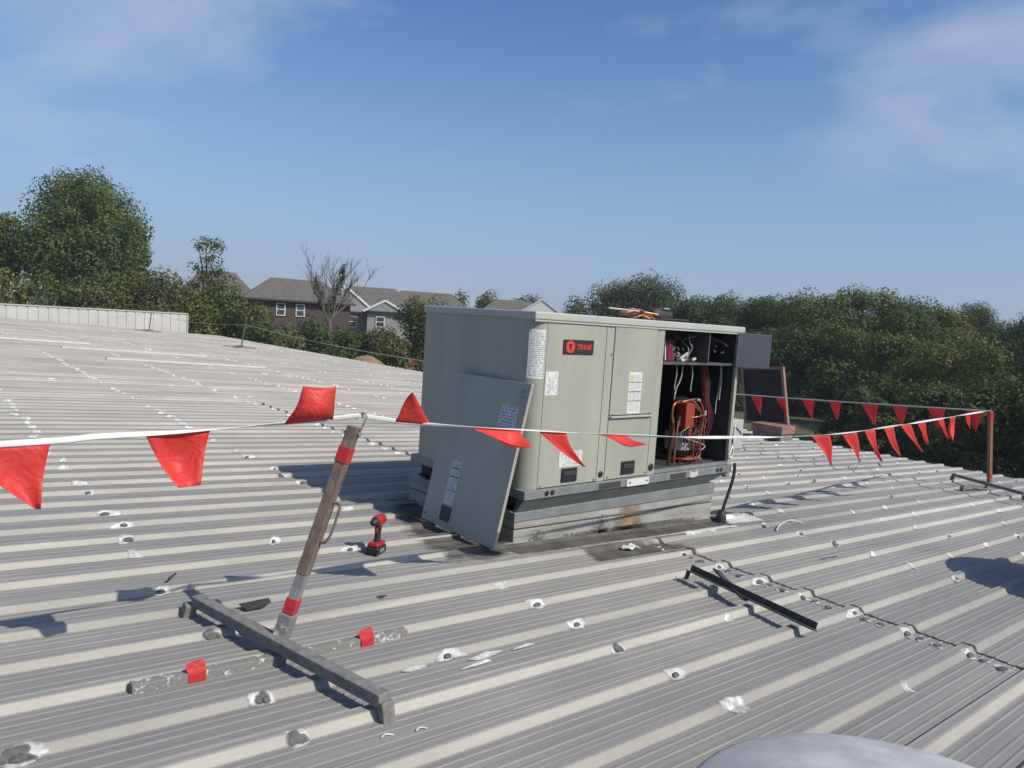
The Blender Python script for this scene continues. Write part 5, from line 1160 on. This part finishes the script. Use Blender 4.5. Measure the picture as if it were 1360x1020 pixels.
tree('broadleaf_tree', 'far hedge like tree behind the long grey roof', 'tree', 40.8, 140, 4.6, 9.0, G1, 'leaf_b', 4200, 0.25, 95, 10, 0.1)
# right: the wood
rw = [(54.2, 60, 2.9, 8.5, 'leaf_b', 'leftmost dark tree of the wood right of the sky gap'), (57.2, 62, 3.0, 8.0, 'leaf_b', 'dark tree of the wood behind the open control box door'), (59.6, 60, 3.1, 8.0, 'leaf_b', 'second dark tree right of the open control box door'),
      (62.2, 56, 3.8, 9.5, 'leaf_a', 'broad olive topped tree standing highest in the wood'), (65.2, 57, 3.8, 9.0, 'leaf_a', 'broad tree just right of the highest tree in the wood'), (67.6, 58, 3.5, 8.0, 'leaf_b', 'tree of the wood with a loose right shoulder'),
      (69.6, 60, 2.9, 5.6, 'leaf_c', 'yellow green tree of the wood standing behind the pennants'), (71.4, 84, 4.4, 5.2, 'leaf_b', 'far dark blue green tree showing over the wood'), (73.2, 64, 2.5, 8.5, 'leaf_b', 'dark tree of the wood near the right edge'), (76.2, 62, 2.9, 9.0, 'leaf_b', 'rightmost dark tree of the wood cut by the right edge')]
for i, (th, d, zt, w, lf, lb) in enumerate(rw): tree('broadleaf_tree', lb, 'tree', th, d, zt, w, G3, lf, 46000, 0.085, 120+i, 26, 0.02, depth=w*0.6, blobf=0.15, shell=0.7)
rl2 = [(55.0, 52, -0.2, 6.5, 'leaf_b', 'understory bush below the leftmost dark tree of the wood'), (58.4, 52, 0.2, 6.5, 'leaf_b', 'understory bush behind the roof hatch lid'), (61.2, 52, 0.8, 6.0, 'leaf_b', 'understory bush right of the roof hatch lid'), (64.4, 51, 1.3, 6.5, 'leaf_a', 'understory bush above the right end of the lawn'),
       (67.6, 46, 0.6, 6.5, 'leaf_a', 'mid green understory bush over the far row of pennants'), (70.6, 44, 0.6, 6.5, 'leaf_c', 'sunlit yellow green bush left of the orange pole'), (73.4, 42, 0.2, 6.0, 'leaf_a', 'bush behind the orange pole'), (76.6, 40, 0.3, 6.5, 'leaf_b', 'bush at the right edge behind the orange pole'),
       (65.6, 40, -2.2, 4.2, 'leaf_b', 'low dark bush right of the lawn'), (68.0, 36, -1.7, 4.8, 'leaf_d', 'low olive bush below the hanging pennants'), (70.6, 33, -1.2, 4.8, 'leaf_b', 'low dark bush left of the orange pole foot'), (73.6, 31, -1.0, 4.6, 'leaf_d', 'low olive bush behind the foot of the orange pole'), (77.0, 30, -0.6, 5.2, 'leaf_b', 'low dark bush at the right edge beyond the eave')]
for i, (th, d, zt, w, lf, lb) in enumerate(rl2): tree('shrub', lb, 'shrub', th, d, zt, w, 'bushes along the edge of the wood', lf, 17000, 0.10 if d > 45 else 0.08, 150+i, 18, 0.0, False, 'bush', depth=w*0.7, blobf=0.18)

# earth mound
mm = MB(); c = polar(28.6, 40); nr, ns = 7, 24; rngM = random.Random(2)
vv = [(c.x, c.y, -2.42)]
for i in range(1, nr+1):
    for k in range(ns):
        f = i/nr; a = 2*PI*k/ns; x = c.x+3.2*f*math.cos(a+0.3); y = c.y+3.0*f*math.sin(a); vv.append((x, y, gz(x, y)-0.1 + (-2.42-gz(c.x, c.y)+0.1)*(math.cos(PI*f)+1)/2 + rngM.uniform(-.06, .06)))
mm.add(vv, [(0, 1+k, 1+(k+1) % ns) for k in range(ns)] + [(1+i*ns+k, 1+(i+1)*ns+k, 1+(i+1)*ns+(k+1) % ns, 1+i*ns+(k+1) % ns) for i in range(nr-1) for k in range(ns)], True)
tag(mm.build('earth_mound', M['soil']), 'tan earth mound beyond the eave left of the unit', kind='structure')

# ------------------------------------------------------------------ thin summer haze
hz_m = bpy.data.materials.new('haze'); hz_m.use_nodes = True; N = hz_m.node_tree.nodes; N.remove(N['Principled BSDF'])
pv = N.new('ShaderNodeVolumePrincipled'); pv.inputs['Color'].default_value = (0.86, 0.90, 0.95, 1); pv.inputs['Density'].default_value = 0.00055; pv.inputs['Anisotropy'].default_value = 0.0
hz_m.node_tree.links.new(pv.outputs[0], N['Material Output'].inputs['Volume'])
b = MB(); b.box((-3100, -3100, -8.0), (3100, 3100, 11.0)); o = b.build('haze', hz_m); tag(o, 'thin pale summer haze over the whole place', kind='stuff')
